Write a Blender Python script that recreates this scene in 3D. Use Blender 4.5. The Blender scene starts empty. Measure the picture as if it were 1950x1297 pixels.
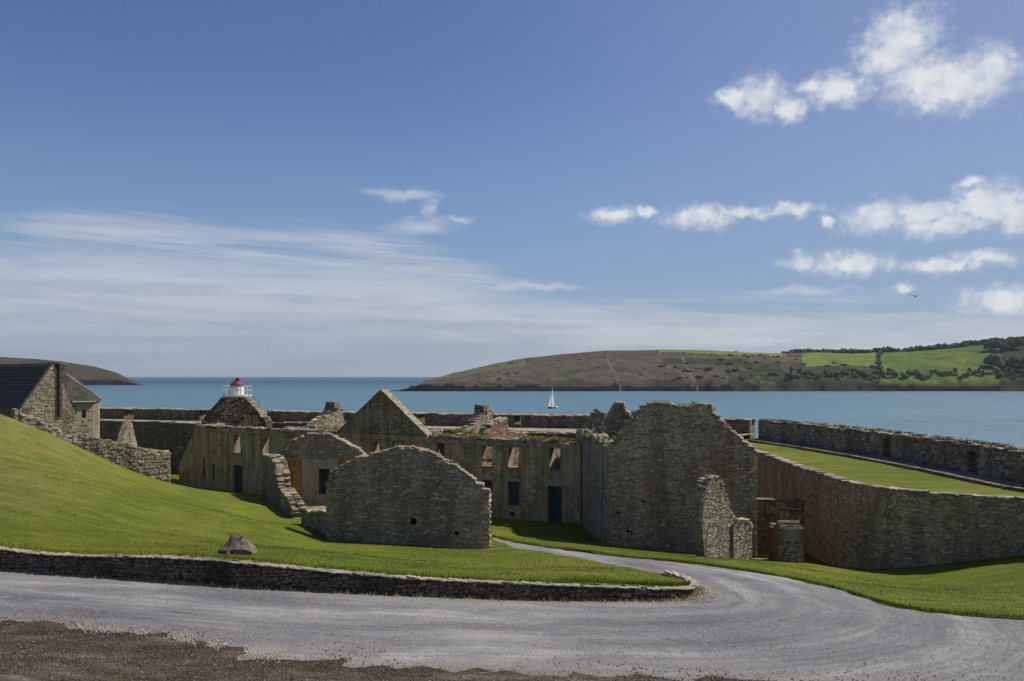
import bpy, math, random
import numpy as np
from mathutils import Vector, noise
from mathutils.geometry import delaunay_2d_cdt

# ------------------------------------------------------------------ camera, sky, sun, exposure
F, CX, HY, CZ = 1689.0, 975.0, 716.0, 20.0     # survey of the place: focal length in photo pixels, horizon row, eye height
scene = bpy.context.scene
C = scene.collection
cam_d = bpy.data.cameras.new('camera'); cam = bpy.data.objects.new('camera', cam_d); C.objects.link(cam)
cam.location = (0, 0, CZ); cam.rotation_euler = (math.radians(90), 0, 0)
cam_d.sensor_width = 36; cam_d.lens = 36 * F / 1950; cam_d.shift_y = (HY - 648.5) / 1950
cam_d.clip_start = 0.3; cam_d.clip_end = 60000
scene.camera = cam
scene.view_settings.view_transform = 'Standard'; scene.view_settings.look = 'None'
scene.view_settings.gamma = 1; scene.view_settings.use_curve_mapping = False
scene.view_settings.exposure = 0.1
SUN_AZ, SUN_EL = math.radians(70), math.radians(50)     # azimuth clockwise from the view direction
sun_d = bpy.data.lights.new('sun', 'SUN'); sun = bpy.data.objects.new('sun', sun_d); C.objects.link(sun)
sun_d.energy = 4.7; sun_d.angle = math.radians(0.5); sun_d.color = (1.0, 0.95, 0.87)
S = Vector((math.sin(SUN_AZ)*math.cos(SUN_EL), math.cos(SUN_AZ)*math.cos(SUN_EL), math.sin(SUN_EL)))
sun.rotation_euler = S.to_track_quat('Z', 'Y').to_euler(); sun.location = (30, 20, 60)

world = bpy.data.worlds.new('World'); scene.world = world; world.use_nodes = True

class NT:
    """small helper to write node graphs as expressions"""
    def __init__(s, tree): s.t = tree; s.n = tree.nodes; s.l = tree.links
    def put(s, sock, v):
        if hasattr(v, 'is_output') or isinstance(v, bpy.types.NodeSocket): s.l.new(v, sock)
        elif v is not None:
            if isinstance(v, (tuple, list)) and len(v) == 3 and sock.type == 'RGBA': v = (*v, 1)
            sock.default_value = v
    def node(s, kind, props=None, **ins):
        n = s.n.new(kind)
        for k, v in (props or {}).items(): setattr(n, k, v)
        for k, v in ins.items():
            key = int(k[1:]) if k[0] == 'i' and k[1:].isdigit() else k.replace('_', ' ')
            s.put(n.inputs[key], v)
        return n
    def m(s, op, a, b=None, c=None, clamp=False):
        n = s.n.new('ShaderNodeMath'); n.operation = op; n.use_clamp = clamp
        for i, v in enumerate((a, b, c)):
            if v is not None: s.put(n.inputs[i], v)
        return n.outputs[0]
    def vm(s, op, a, b=None):
        n = s.n.new('ShaderNodeVectorMath'); n.operation = op
        s.put(n.inputs[0], a)
        if b is not None: s.put(n.inputs[1], b)
        return n.outputs['Value'] if op in ('LENGTH', 'DOT_PRODUCT', 'DISTANCE') else n.outputs[0]
    def mix(s, f, a, b, mode='MIX'):
        n = s.n.new('ShaderNodeMix'); n.data_type = 'RGBA'; n.blend_type = mode
        s.put(n.inputs[0], f); s.put(n.inputs[6], a); s.put(n.inputs[7], b)
        return n.outputs[2]
    def smooth(s, v, a, b, lo=0.0, hi=1.0):
        n = s.n.new('ShaderNodeMapRange'); n.interpolation_type = 'SMOOTHSTEP'
        s.put(n.inputs[0], v); s.put(n.inputs[1], a); s.put(n.inputs[2], b); s.put(n.inputs[3], lo); s.put(n.inputs[4], hi)
        return n.outputs[0]
    def noise(s, vec, scale, detail=4, rough=0.55, dist=0.0, col=False):
        n = s.n.new('ShaderNodeTexNoise'); s.put(n.inputs['Vector'], vec)
        n.inputs['Scale'].default_value = scale; n.inputs['Detail'].default_value = detail
        n.inputs['Roughness'].default_value = rough; n.inputs['Distortion'].default_value = dist
        return n.outputs[1 if col else 0]
    def ramp(s, f, stops, interp='LINEAR'):
        n = s.n.new('ShaderNodeValToRGB'); n.color_ramp.interpolation = interp
        e = n.color_ramp.elements
        while len(e) < len(stops): e.new(0.5)
        for el, (p, c) in zip(e, stops):
            el.position = p; el.color = (*c, 1) if len(c) == 3 else c
        s.put(n.inputs[0], f)
        return n.outputs[0]
    def comb(s, x, y, z):
        n = s.n.new('ShaderNodeCombineXYZ'); s.put(n.inputs[0], x); s.put(n.inputs[1], y); s.put(n.inputs[2], z)
        return n.outputs[0]
    def sep(s, v):
        n = s.n.new('ShaderNodeSeparateXYZ'); s.put(n.inputs[0], v); return n.outputs

def azel(px, py):
    r = (px - CX) / F; a = math.atan(r)
    return a, (HY - py) / F * math.cos(a)

def build_world():
    g = NT(world.node_tree); g.n.clear()
    out = g.node('ShaderNodeOutputWorld'); bg = g.node('ShaderNodeBackground')
    g.l.new(bg.outputs[0], out.inputs[0]); bg.inputs['Strength'].default_value = 0.1
    tc = g.node('ShaderNodeTexCoord').outputs['Generated']
    x, y, z = g.sep(tc)[:3]
    zc = g.m('MAXIMUM', z, 0.004)
    sky = g.node('ShaderNodeTexSky'); sky.sky_type = 'NISHITA'; sky.sun_disc = False
    sky.sun_elevation = SUN_EL; sky.sun_rotation = SUN_AZ; sky.air_density = 1.0; sky.dust_density = 0.6; sky.ozone_density = 2.5
    g.l.new(g.comb(x, y, zc), sky.inputs[0])
    hyp = g.m('SQRT', g.m('ADD', g.m('MULTIPLY', x, x), g.m('MULTIPLY', y, y)))
    az = g.m('ARCTAN2', x, y); el = g.m('DIVIDE', zc, g.m('MAXIMUM', hyp, 0.02))
    base = g.mix(1.0, sky.outputs[0], (0.60, 0.65, 0.86), 'MULTIPLY')
    base = g.mix(g.smooth(az, -0.15, 0.6, 0.0, 0.42), base, (3.0, 3.35, 4.6))
    base = g.mix(g.smooth(el, 0.36, 0.04, 0.0, 0.55), base, (2.35, 3.55, 5.0))
    p = g.comb(az, el, 0)
    # cumulus: clusters of puffs, broken up by noise
    w = g.noise(p, 34, 5, 0.62, col=True)
    pw = g.vm('ADD', p, g.vm('MULTIPLY', g.vm('SUBTRACT', w, (0.5, 0.5, 0.5)), (0.040, 0.026, 0)))
    puffs = [(1448,182,66,52),(1400,186,56,26),(1500,205,42,34),(1600,166,72,44),(1550,162,44,18),(1716,72,80,70),(1690,105,72,58),
             (1760,150,90,66),(1840,155,100,64),(1880,130,60,58),(1800,175,90,44),(1172,412,62,18),(1225,403,36,16),
             (1330,414,88,30),(1410,405,62,17),(1500,400,80,17),(1575,422,22,13),(1668,414,86,36),(1750,404,82,28),
             (1800,426,100,28),(1885,392,90,50),(1852,350,42,14),(1950,410,60,38),(1525,497,48,20),(1622,502,92,30),
             (1795,508,86,20),(1872,492,66,18),(1915,572,100,32),(1720,549,28,12)]
    puffs += [(-500,300,120,50),(-900,420,160,40),(2300,330,160,60),(2700,480,180,40),(2500,120,140,90)]
    d = None
    for (px, py, rx, ry) in puffs:
        a, e = azel(px, py)
        L = g.vm('LENGTH', g.vm('MULTIPLY', g.vm('SUBTRACT', pw, (a, e, 0)), (F/rx, F/ry, 0)))
        v = g.m('SUBTRACT', 1.0, L)
        d = v if d is None else g.m('MAXIMUM', d, v)
    fine = g.noise(p, 75, 6, 0.62)
    dens = g.m('ADD', d, g.m('MULTIPLY', g.m('SUBTRACT', fine, 0.5), 1.25))
    cum = g.smooth(dens, -0.15, 0.85, 0, 0.95)
    shade = g.smooth(g.noise(g.vm('ADD', p, (0.004, 0.01, 0)), 40, 4), 0.25, 0.62)
    ccol = g.mix(g.m('MULTIPLY', shade, g.smooth(dens, 0.1, 0.8)), (5.0, 5.5, 6.4), (7.2, 7.4, 7.7))
    # thin wisps
    wisp = None
    ps = g.comb(g.m('MULTIPLY', az, 9), g.m('MULTIPLY', g.m('ADD', el, g.m('MULTIPLY', az, 0.05)), 95), 0)
    wn = g.noise(ps, 1.0, 5, 0.6, 0.6)
    for (px, py, rx, ry) in [(775,370,105,17),(822,400,26,26),(800,432,85,22),(875,418,42,10),(1020,545,130,10),(1530,552,120,10)]:
        a, e = azel(px, py)
        L = g.vm('LENGTH', g.vm('MULTIPLY', g.vm('SUBTRACT', pw, (a, e, 0)), (F/rx, F/ry, 0)))
        v = g.m('SUBTRACT', 1.0, L); wisp = v if wisp is None else g.m('MAXIMUM', wisp, v)
    wi = g.m('MULTIPLY', g.smooth(g.m('ADD', wisp, g.m('SUBTRACT', wn, 0.55)), -0.1, 1.0), 0.62)
    # high veil: streaks over a pale bank, its upper edge falls towards the right
    cr = g.node('ShaderNodeFloatCurve'); mp = cr.mapping.curves[0]
    pts = [(-700,400),(0,418),(130,396),(500,428),(700,436),(860,478),(1000,528),(1180,552),(1400,562),(1950,560),(2600,540)]
    a0, a1 = azel(-700, 0)[0], azel(2600, 0)[0]
    for i, (px, py) in enumerate(pts):
        a, e = azel(px, py); X = (a - a0) / (a1 - a0); Y = e / 0.25
        if i < 2: mp.points[i].location = (X, Y)
        else: mp.points.new(X, Y)
    mp.points[0].location = (0, azel(*pts[0])[1] / 0.25)
    cr.mapping.update()
    g.l.new(g.m('DIVIDE', g.m('SUBTRACT', az, a0), a1 - a0, clamp=True), cr.inputs['Value'])
    eb = g.m('MULTIPLY', cr.outputs[0], 0.25)
    tilt = g.m('ADD', el, g.m('MULTIPLY', az, 0.045))
    st1 = g.noise(g.comb(g.m('MULTIPLY', az, 3.2), g.m('MULTIPLY', tilt, 62), 1.7), 1.0, 6, 0.62, 0.35)
    st2 = g.noise(g.comb(g.m('MULTIPLY', az, 9), g.m('MULTIPLY', tilt, 230), 3.1), 1.0, 4, 0.6, 0.2)
    st = g.m('ADD', g.m('MULTIPLY', st1, 0.75), g.m('MULTIPLY', st2, 0.25))
    below = g.m('SUBTRACT', eb, el)
    edge = g.m('ADD', below, g.m('MULTIPLY', g.m('SUBTRACT', st, 0.5), 0.05))
    k = g.smooth(edge, -0.010, 0.028)
    full = g.smooth(below, 0.004, g.smooth(az, -0.2, 0.1, 0.085, 0.05))
    streak = g.smooth(st, 0.36, 0.60)
    veil = g.m('MULTIPLY', k, g.m('MAXIMUM', g.m('MULTIPLY', streak, 0.70), g.m('MULTIPLY', full, 0.90)))
    t = g.smooth(el, 0.0, 0.12)
    tex = g.smooth(g.noise(g.comb(g.m('MULTIPLY', az, 8), g.m('MULTIPLY', el, 75), 7.7), 1.0, 5, 0.6), 0.30, 0.66)
    vcol = g.mix(t, g.mix(tex, (2.8, 3.4, 4.15), (3.3, 3.85, 4.55)), g.mix(tex, (4.0, 4.5, 5.3), (5.3, 5.6, 6.2)))
    right = g.smooth(az, -0.25, 0.35)
    vcol = g.mix(g.m('MULTIPLY', g.m('MULTIPLY', right, g.smooth(el, 0.0, 0.085, 0.35, 1.0)), 0.85), vcol, g.mix(tex, (4.6, 5.0, 5.5), (6.7, 6.9, 7.1)))
    c = g.mix(veil, base, vcol)
    c = g.mix(wi, c, (5.6, 5.9, 6.6))
    c = g.mix(cum, c, ccol)
    g.l.new(c, bg.inputs['Color'])
build_world()

# ------------------------------------------------------------------ helpers
rnd = random.Random(7)
rng = np.random.default_rng(5)
def P(px, py, d): return ((px - CX) / F * d, d, CZ - (py - HY) / F * d)
def G2(px, d): return ((px - CX) / F * d, d)

def wl(o):
    v = Vector((0, 0, 0))
    while o is not None: v += o.location; o = o.parent
    return v
def tag(o, label=None, cat=None, group=None, kind=None):
    if label: o['label'] = label
    if cat: o['category'] = cat
    if group: o['group'] = group
    if kind: o['kind'] = kind
    return o
def thing(name, loc, label, cat, group=None):
    o = bpy.data.objects.new(name, None); C.objects.link(o); o.location = loc; o.empty_display_size = 0.3
    return tag(o, label, cat, group)
def mk(name, verts, faces, mat, parent=None, smooth=False, kind=None, label=None):
    me = bpy.data.meshes.new(name)
    base = wl(parent) if parent is not None else Vector((0, 0, 0))
    v = np.asarray(verts, dtype=np.float64).reshape(-1, 3) - np.array(base)
    me.from_pydata([tuple(r) for r in v], [], faces)
    me.materials.append(mat)
    if smooth: me.polygons.foreach_set('use_smooth', [True] * len(me.polygons))
    me.update()
    o = bpy.data.objects.new(name, me); C.objects.link(o)
    if parent is not None: o.parent = parent
    if kind: o['kind'] = kind
    if label: o['label'] = label
    return o

class MB:
    def __init__(s): s.v = []; s.f = []
    def add(s, v, f):
        n = len(s.v); s.v += [tuple(a) for a in v]; s.f += [tuple(i + n for i in q) for q in f]
    def box(s, c, sz, rz=0.0, tilt=0.0, taper=1.0, jit=0.0):
        hx, hy, hz = sz[0]/2, sz[1]/2, sz[2]/2; pts = []
        for k in (-1, 1):
            t = taper if k > 0 else 1
            for i, j in ((-1,-1),(1,-1),(1,1),(-1,1)):
                x, y, z = i*hx*t, j*hy*t, k*hz
                x += rnd.uniform(-jit, jit); y += rnd.uniform(-jit, jit); z += rnd.uniform(-jit, jit)
                x, z = x*math.cos(tilt) - z*math.sin(tilt), x*math.sin(tilt) + z*math.cos(tilt)
                x, y = x*math.cos(rz) - y*math.sin(rz), x*math.sin(rz) + y*math.cos(rz)
                pts.append((c[0]+x, c[1]+y, c[2]+z))
        s.add(pts, [(0,3,2,1),(4,5,6,7),(0,1,5,4),(1,2,6,5),(2,3,7,6),(3,0,4,7)])
    def tube(s, a, b, r, n=8, r2=None):
        a, b = Vector(a), Vector(b); ax = (b - a).normalized(); q = ax.to_track_quat('Z', 'Y'); r2 = r if r2 is None else r2
        pts = []
        for p, rr in ((a, r), (b, r2)):
            for i in range(n):
                w = 2*math.pi*i/n; pts.append(p + q @ Vector((rr*math.cos(w), rr*math.sin(w), 0)))
        s.add(pts, [(i, (i+1) % n, n+(i+1) % n, n+i) for i in range(n)] + [tuple(range(n-1, -1, -1)), tuple(range(n, 2*n))])
    def lathe(s, c, prof, n=20):
        pts = []
        for r, z in prof:
            for i in range(n):
                w = 2*math.pi*i/n; pts.append((c[0]+r*math.cos(w), c[1]+r*math.sin(w), c[2]+z))
        f = [(k*n+i, k*n+(i+1) % n, (k+1)*n+(i+1) % n, (k+1)*n+i) for k in range(len(prof)-1) for i in range(n)]
        f += [tuple(range(n-1, -1, -1)), tuple((len(prof)-1)*n+i for i in range(n))]
        s.add(pts, f)
    def out(s, name, mat, parent=None, **k): return mk(name, s.v, s.f, mat, parent, **k)

def inpoly(pts, poly):
    pts = np.asarray(pts, float); x, y = pts[:, 0], pts[:, 1]; c = np.zeros(len(pts), bool)
    n = len(poly)
    for i in range(n):
        x1, y1 = poly[i]; x2, y2 = poly[(i+1) % n]
        if y1 == y2: continue
        k = ((y1 > y) != (y2 > y)) & (x < (x2-x1)*(y-y1)/(y2-y1) + x1); c ^= k
    return c

def cdt(outline, holes=(), inner=None):
    vs = [Vector(p) for p in outline]; fs = [list(range(len(outline)))]; ed = []
    for h in holes:
        n = len(vs); vs += [Vector(p) for p in h]; ed += [(n+i, n+(i+1) % len(h)) for i in range(len(h))]
    if inner is not None: vs += [Vector((float(a), float(b))) for a, b in inner]
    v, e, f, *_ = delaunay_2d_cdt(vs, ed, fs, 1, 1e-5, False)
    v = [(a.x, a.y) for a in v]; f = [tuple(q) for q in f]
    if f:
        cen = np.array([np.mean([v[i] for i in q], axis=0) for q in f]); keep = inpoly(cen, outline)
        for h in holes: keep &= ~inpoly(cen, h)
        f = [q for q, k in zip(f, keep) if k]
    out = []
    for q in f:
        a = sum(v[q[i]][0]*v[q[(i+1) % len(q)]][1] - v[q[(i+1) % len(q)]][0]*v[q[i]][1] for i in range(len(q)))
        out.append(q if a > 0 else q[::-1])
    return v, out

class Wall:
    """vertical wall plane from A to B (ground points); u runs A to B, v is height; n looks to the viewer's side"""
    def __init__(s, A, B):
        s.A = np.array(A[:2], float); s.B = np.array(B[:2], float); d = s.B - s.A; s.L = float(np.hypot(*d)); s.u = d / s.L
        s.n = np.array([s.u[1], -s.u[0]])
    def uv(s, px, py):
        r = (px - CX) / F                       # where a line of sight meets the wall
        t = (r*s.A[1] - s.A[0]) / (s.u[0] - r*s.u[1]); d = s.A[1] + t*s.u[1]
        return (t, CZ - (py - HY) / F * d)
    def w(s, u, v, o=0.0): return (s.A[0]+s.u[0]*u+s.n[0]*o, s.A[1]+s.u[1]*u+s.n[1]*o, v)
    def rect(s, x0, y0, x1, y1):
        a = s.uv(x0, y0); b = s.uv(x1, y1); c = s.uv((x0+x1)/2, y0)[1]; e = s.uv((x0+x1)/2, y1)[1]
        return [(a[0], e), (b[0], e), (b[0], c), (a[0], c)]
    def slab(s, outline, holes=(), th=0.6, front=0.0, mb=None):
        v, f = cdt(outline, holes); n = len(v); mb = mb or MB()
        pts = [s.w(a, b, front) for a, b in v] + [s.w(a, b, front-th) for a, b in v]
        fs = list(f) + [tuple(i+n for i in q[::-1]) for q in f]
        cnt = {}
        for q in f:
            for i in range(len(q)):
                a, b = q[i], q[(i+1) % len(q)]; cnt[(a, b)] = 1
        for (a, b) in cnt:
            if (b, a) not in cnt: fs.append((a, a+n, b+n, b))
        mb.add(pts, fs); return mb

# stone shapes -----------------------------------------------------
def stone_unit(r):
    def quad(y, k, j):
        return [(sx*(0.5*k)+r.uniform(-j, j), y, sz*(0.5*k)+r.uniform(-j, j)) for sx, sz in ((-1,-1),(1,-1),(1,1),(-1,1))]
    a = quad(0.5, 1.0, 0.02); b = quad(-0.1, 1.0, 0.05); c = quad(-0.5, 0.76, 0.07)
    c = [(x, y+r.uniform(-0.12, 0.12), z) for x, y, z in c]
    v = a+b+c
    f = []
    for k in (0, 4):
        for i in range(4): f.append((k+i, k+4+i, k+4+(i+1) % 4, k+(i+1) % 4)[::-1])
    f.append((8, 9, 10, 11)); f.append((3, 2, 1, 0))
    return v, f
UNITS = [stone_unit(random.Random(i)) for i in range(14)]
UN = [np.array(u[0]) for u in UNITS]
_meshes = {}
def unit_mesh(i, mat):
    k = (i, mat.name)
    if k not in _meshes:
        me = bpy.data.meshes.new('stone'); me.from_pydata(UNITS[i][0], [], UNITS[i][1]); me.materials.append(mat); me.update(); _meshes[k] = me
    return _meshes[k]
def place_stones(parent, lst, mat, name='stone', cap=300, mat2=None):
    """lst of (centre, (width, depth, height), rotation z, tilt); the biggest as parts, the rest joined"""
    if not lst: return
    def seen(s):
        d = max(3.0, s[0][1]); return s[1][0]*s[1][2]/(d*d)
    lst = sorted(lst, key=seen, reverse=True); base = wl(parent)
    for s in lst[:cap]:
        c, sz, rz, ti = s; i = rnd.randrange(14)
        o = bpy.data.objects.new(name, unit_mesh(i, mat if (mat2 is None or rnd.random() > 0.3) else mat2)); C.objects.link(o)
        o.parent = parent; o.location = Vector(c) - base; o.scale = sz; o.rotation_euler = (0, ti, rz)
    if len(lst) > cap:
        V = []; Fc = []; n = 0
        for c, sz, rz, ti in lst[cap:]:
            i = rnd.randrange(14); u = UN[i] * np.array(sz); ct, st = math.cos(ti), math.sin(ti)
            x = u[:, 0]*ct + u[:, 2]*st; z = -u[:, 0]*st + u[:, 2]*ct
            cr, sr = math.cos(rz), math.sin(rz)
            V.append(np.stack([x*cr - u[:, 1]*sr + c[0], x*sr + u[:, 1]*cr + c[1], z + c[2]], 1))
            Fc += [tuple(k+n for k in q) for q in UNITS[i][1]]; n += 12
        mk(name + 's', np.concatenate(V), Fc, mat, parent, kind='stuff')
def course(W, outline, holes=(), sw=(0.22, 0.5), sh=(0.11, 0.2), gap=0.008, proud=(-0.012, 0.030), seg=None, rough=1.0, front=0.0):
    """stones of a rubble face, laid in wavering courses inside an outline"""
    o = np.array(outline); u0, v0 = o.min(0); u1, v1 = o.max(0); res = []; v = v0
    rz = math.atan2(W.u[1], W.u[0])
    while v < v1:
        h = rnd.uniform(*sh); u = u0 - rnd.random()*sw[1]
        while u < u1:
            w = rnd.uniform(*sw); hh = h*rnd.uniform(0.8, 1.06)
            if rough > 0.5:
                w *= rnd.choice((0.6, 0.8, 1, 1, 1.15)); hh = h*rnd.uniform(0.72, 1.45)
            uc, vc = u+w/2, v+h/2 + (0.05*math.sin(u*0.9+v*2.1) + rnd.uniform(-0.22, 0.22)*h)*rough
            res.append((uc, vc, w, hh)); u += w + gap
        v += h + gap*0.8
    r = np.array(res); ok = np.ones(len(r), bool)
    for du in (-0.42, 0.42):
        for dv in (-0.4, 0.4):
            q = np.stack([r[:, 0]+du*r[:, 2], r[:, 1]+dv*r[:, 3]], 1); ok &= inpoly(q, outline)
            for h in holes: ok &= ~inpoly(q, h)
    out = []
    for uc, vc, w, hh in r[ok]:
        pr = rnd.uniform(*proud); dep = 0.12
        out.append((W.w(uc, vc, front + pr - dep/2), (w, dep, hh), rz + rnd.uniform(-0.03, 0.03), rnd.uniform(-0.13, 0.13)*rough))
    return out
def capstones(W, line, th, sw=(0.2, 0.45), sh=(0.08, 0.2), rows=2, front=0.0):
    """loose top stones along the ragged top of a wall"""
    out = []; rz = math.atan2(W.u[1], W.u[0])
    for (a, b) in zip(line[:-1], line[1:]):
        L = math.hypot(b[0]-a[0], b[1]-a[1]); s = 0; sl = math.atan2(b[1]-a[1], b[0]-a[0])
        while s < L:
            w = rnd.uniform(*sw); t = min(1, (s+w/2)/L)
            for r in range(rows):
                if rnd.random() < 0.1: continue
                h = rnd.uniform(*sh); dd = th/rows
                out.append((W.w(a[0]+(b[0]-a[0])*t, a[1]+(b[1]-a[1])*t + h*0.25, front - dd*(r+0.5) + rnd.uniform(-0.03, 0.03)),
                            (w, dd*rnd.uniform(0.85, 1.1), h), rz + rnd.uniform(-0.12, 0.12), -sl*rnd.uniform(0.2, 0.9) + rnd.uniform(-0.12, 0.12)))
            s += w*0.97
    return out
def ragged(line, step=0.35, amp=0.06):
    out = [line[0]]
    for a, b in zip(line[:-1], line[1:]):
        L = math.hypot(b[0]-a[0], b[1]-a[1]); n = max(1, int(L/step))
        for i in range(1, n+1):
            t = i/n; k = 0 if i == n else 1
            out.append((a[0]+(b[0]-a[0])*t, a[1]+(b[1]-a[1])*t + k*rnd.uniform(-amp, amp)))
    return out
def tufts(name, pts, mat, parent=None, size=(0.1, 0.2), n=14, spread=0.15, label=None, cat=None):
    """little plants: fans of narrow leaves"""
    V = []; Fc = []
    for p in pts:
        for _ in range(n):
            a = rnd.uniform(0, 6.28); r = spread*rnd.random(); h = rnd.uniform(*size); le = rnd.uniform(0.1, 0.9)*h
            x, y, z = p[0]+r*math.cos(a), p[1]+r*math.sin(a), p[2]; w = h*0.22; b = rnd.uniform(0, 6.28)
            k = len(V); V += [(x-w*math.cos(b), y-w*math.sin(b), z-0.02), (x+w*math.cos(b), y+w*math.sin(b), z-0.02), (x+le*math.cos(a), y+le*math.sin(a), z+h)]
            Fc.append((k, k+1, k+2))
    o = mk(name, V, Fc, mat, parent, kind='stuff')
    if label: tag(o, label, cat)
    return o

# ------------------------------------------------------------------ materials
def new_mat(name):
    m = bpy.data.materials.new(name); m.use_nodes = True; g = NT(m.node_tree); b = g.n['Principled BSDF']
    b.inputs['Specular IOR Level'].default_value = 0.2
    return m, g, b
def bump(g, b, h, dist, strength=1.0):
    n = g.node('ShaderNodeBump'); n.inputs['Distance'].default_value = dist; n.inputs['Strength'].default_value = strength
    g.l.new(h, n.inputs['Height']); g.l.new(n.outputs[0], b.inputs['Normal'])
def pos(g): return g.node('ShaderNodeNewGeometry').outputs['Position']
def plain(name, col, rough=0.7, metal=0.0, var=0.12, sc=3.0):
    m, g, b = new_mat(name); n = g.noise(pos(g), sc, 5)
    lo = tuple(c*(1-var) for c in col); hi = tuple(c*(1+var) for c in col)
    g.l.new(g.mix(g.smooth(n, 0.3, 0.7), lo, hi), b.inputs['Base Color'])
    b.inputs['Roughness'].default_value = rough; b.inputs['Metallic'].default_value = metal
    return m
def stone_mat(name, cols, lichen=(0.24, 0.20, 0.09), lich=0.35, moss=0.25, pale=0.25, rust=0.0, bright=1.0):
    m, g, b = new_mat(name); p = pos(g)
    isl = g.node('ShaderNodeNewGeometry').outputs['Random Per Island']; ob = g.node('ShaderNodeObjectInfo').outputs['Random']
    r = g.m('FRACT', g.m('ADD', isl, ob))
    cols = [tuple(c*bright for c in q) for q in cols]
    base = g.ramp(r, [(i/(len(cols)-1), c) for i, c in enumerate(cols)])
    r2 = g.m('FRACT', g.m('MULTIPLY', r, 17.3))
    base = g.mix(1.0, base, g.ramp(r2, [(0, (0.78,)*3), (1, (1.18,)*3)]), 'MULTIPLY')
    n1 = g.noise(p, 0.55, 4, 0.6); n2 = g.noise(p, 6, 6, 0.65); n3 = g.noise(p, 2.2, 5, 0.6); n4 = g.noise(p, 30, 4, 0.7)
    vst = g.noise(g.vm('MULTIPLY', p, (0.8, 0.8, 0.22)), 0.9, 5, 0.62)
    base = g.mix(g.smooth(vst, 0.46, 0.64, 0, 0.78), base, tuple(c*0.33 for c in cols[0]))
    base = g.mix(g.smooth(vst, 0.45, 0.30, 0, 0.40), base, tuple(min(0.6, c*1.5) for c in cols[1]))
    base = g.mix(g.smooth(n1, 0.35, 0.7, 0, 0.5), base, tuple(c*0.7 for c in cols[0]))
    base = g.mix(g.smooth(n2, 0.56, 0.66, 0, lich), base, lichen)
    base = g.mix(g.smooth(n3, 0.55, 0.7, 0, moss), base, (0.055*bright, 0.062*bright, 0.025*bright))
    base = g.mix(g.smooth(g.noise(g.vm('ADD', p, (31, 7, 3)), 9, 5, 0.7), 0.62, 0.70, 0, pale), base, (0.42, 0.40, 0.36))
    if rust: base = g.mix(g.smooth(g.noise(g.vm('MULTIPLY', p, (0.7, 0.7, 0.28)), 1.3, 4, 0.6), 0.53, 0.66, 0, rust), base, (0.17, 0.072, 0.035))
    base = g.mix(0.6, base, g.ramp(n4, [(0.3, (0.85,)*3), (0.7, (1.5,)*3)]), 'MULTIPLY')
    g.l.new(base, b.inputs['Base Color']); b.inputs['Roughness'].default_value = 0.95
    bump(g, b, g.m('ADD', n2, g.m('MULTIPLY', n4, 0.5)), 0.02)
    return m
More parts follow.
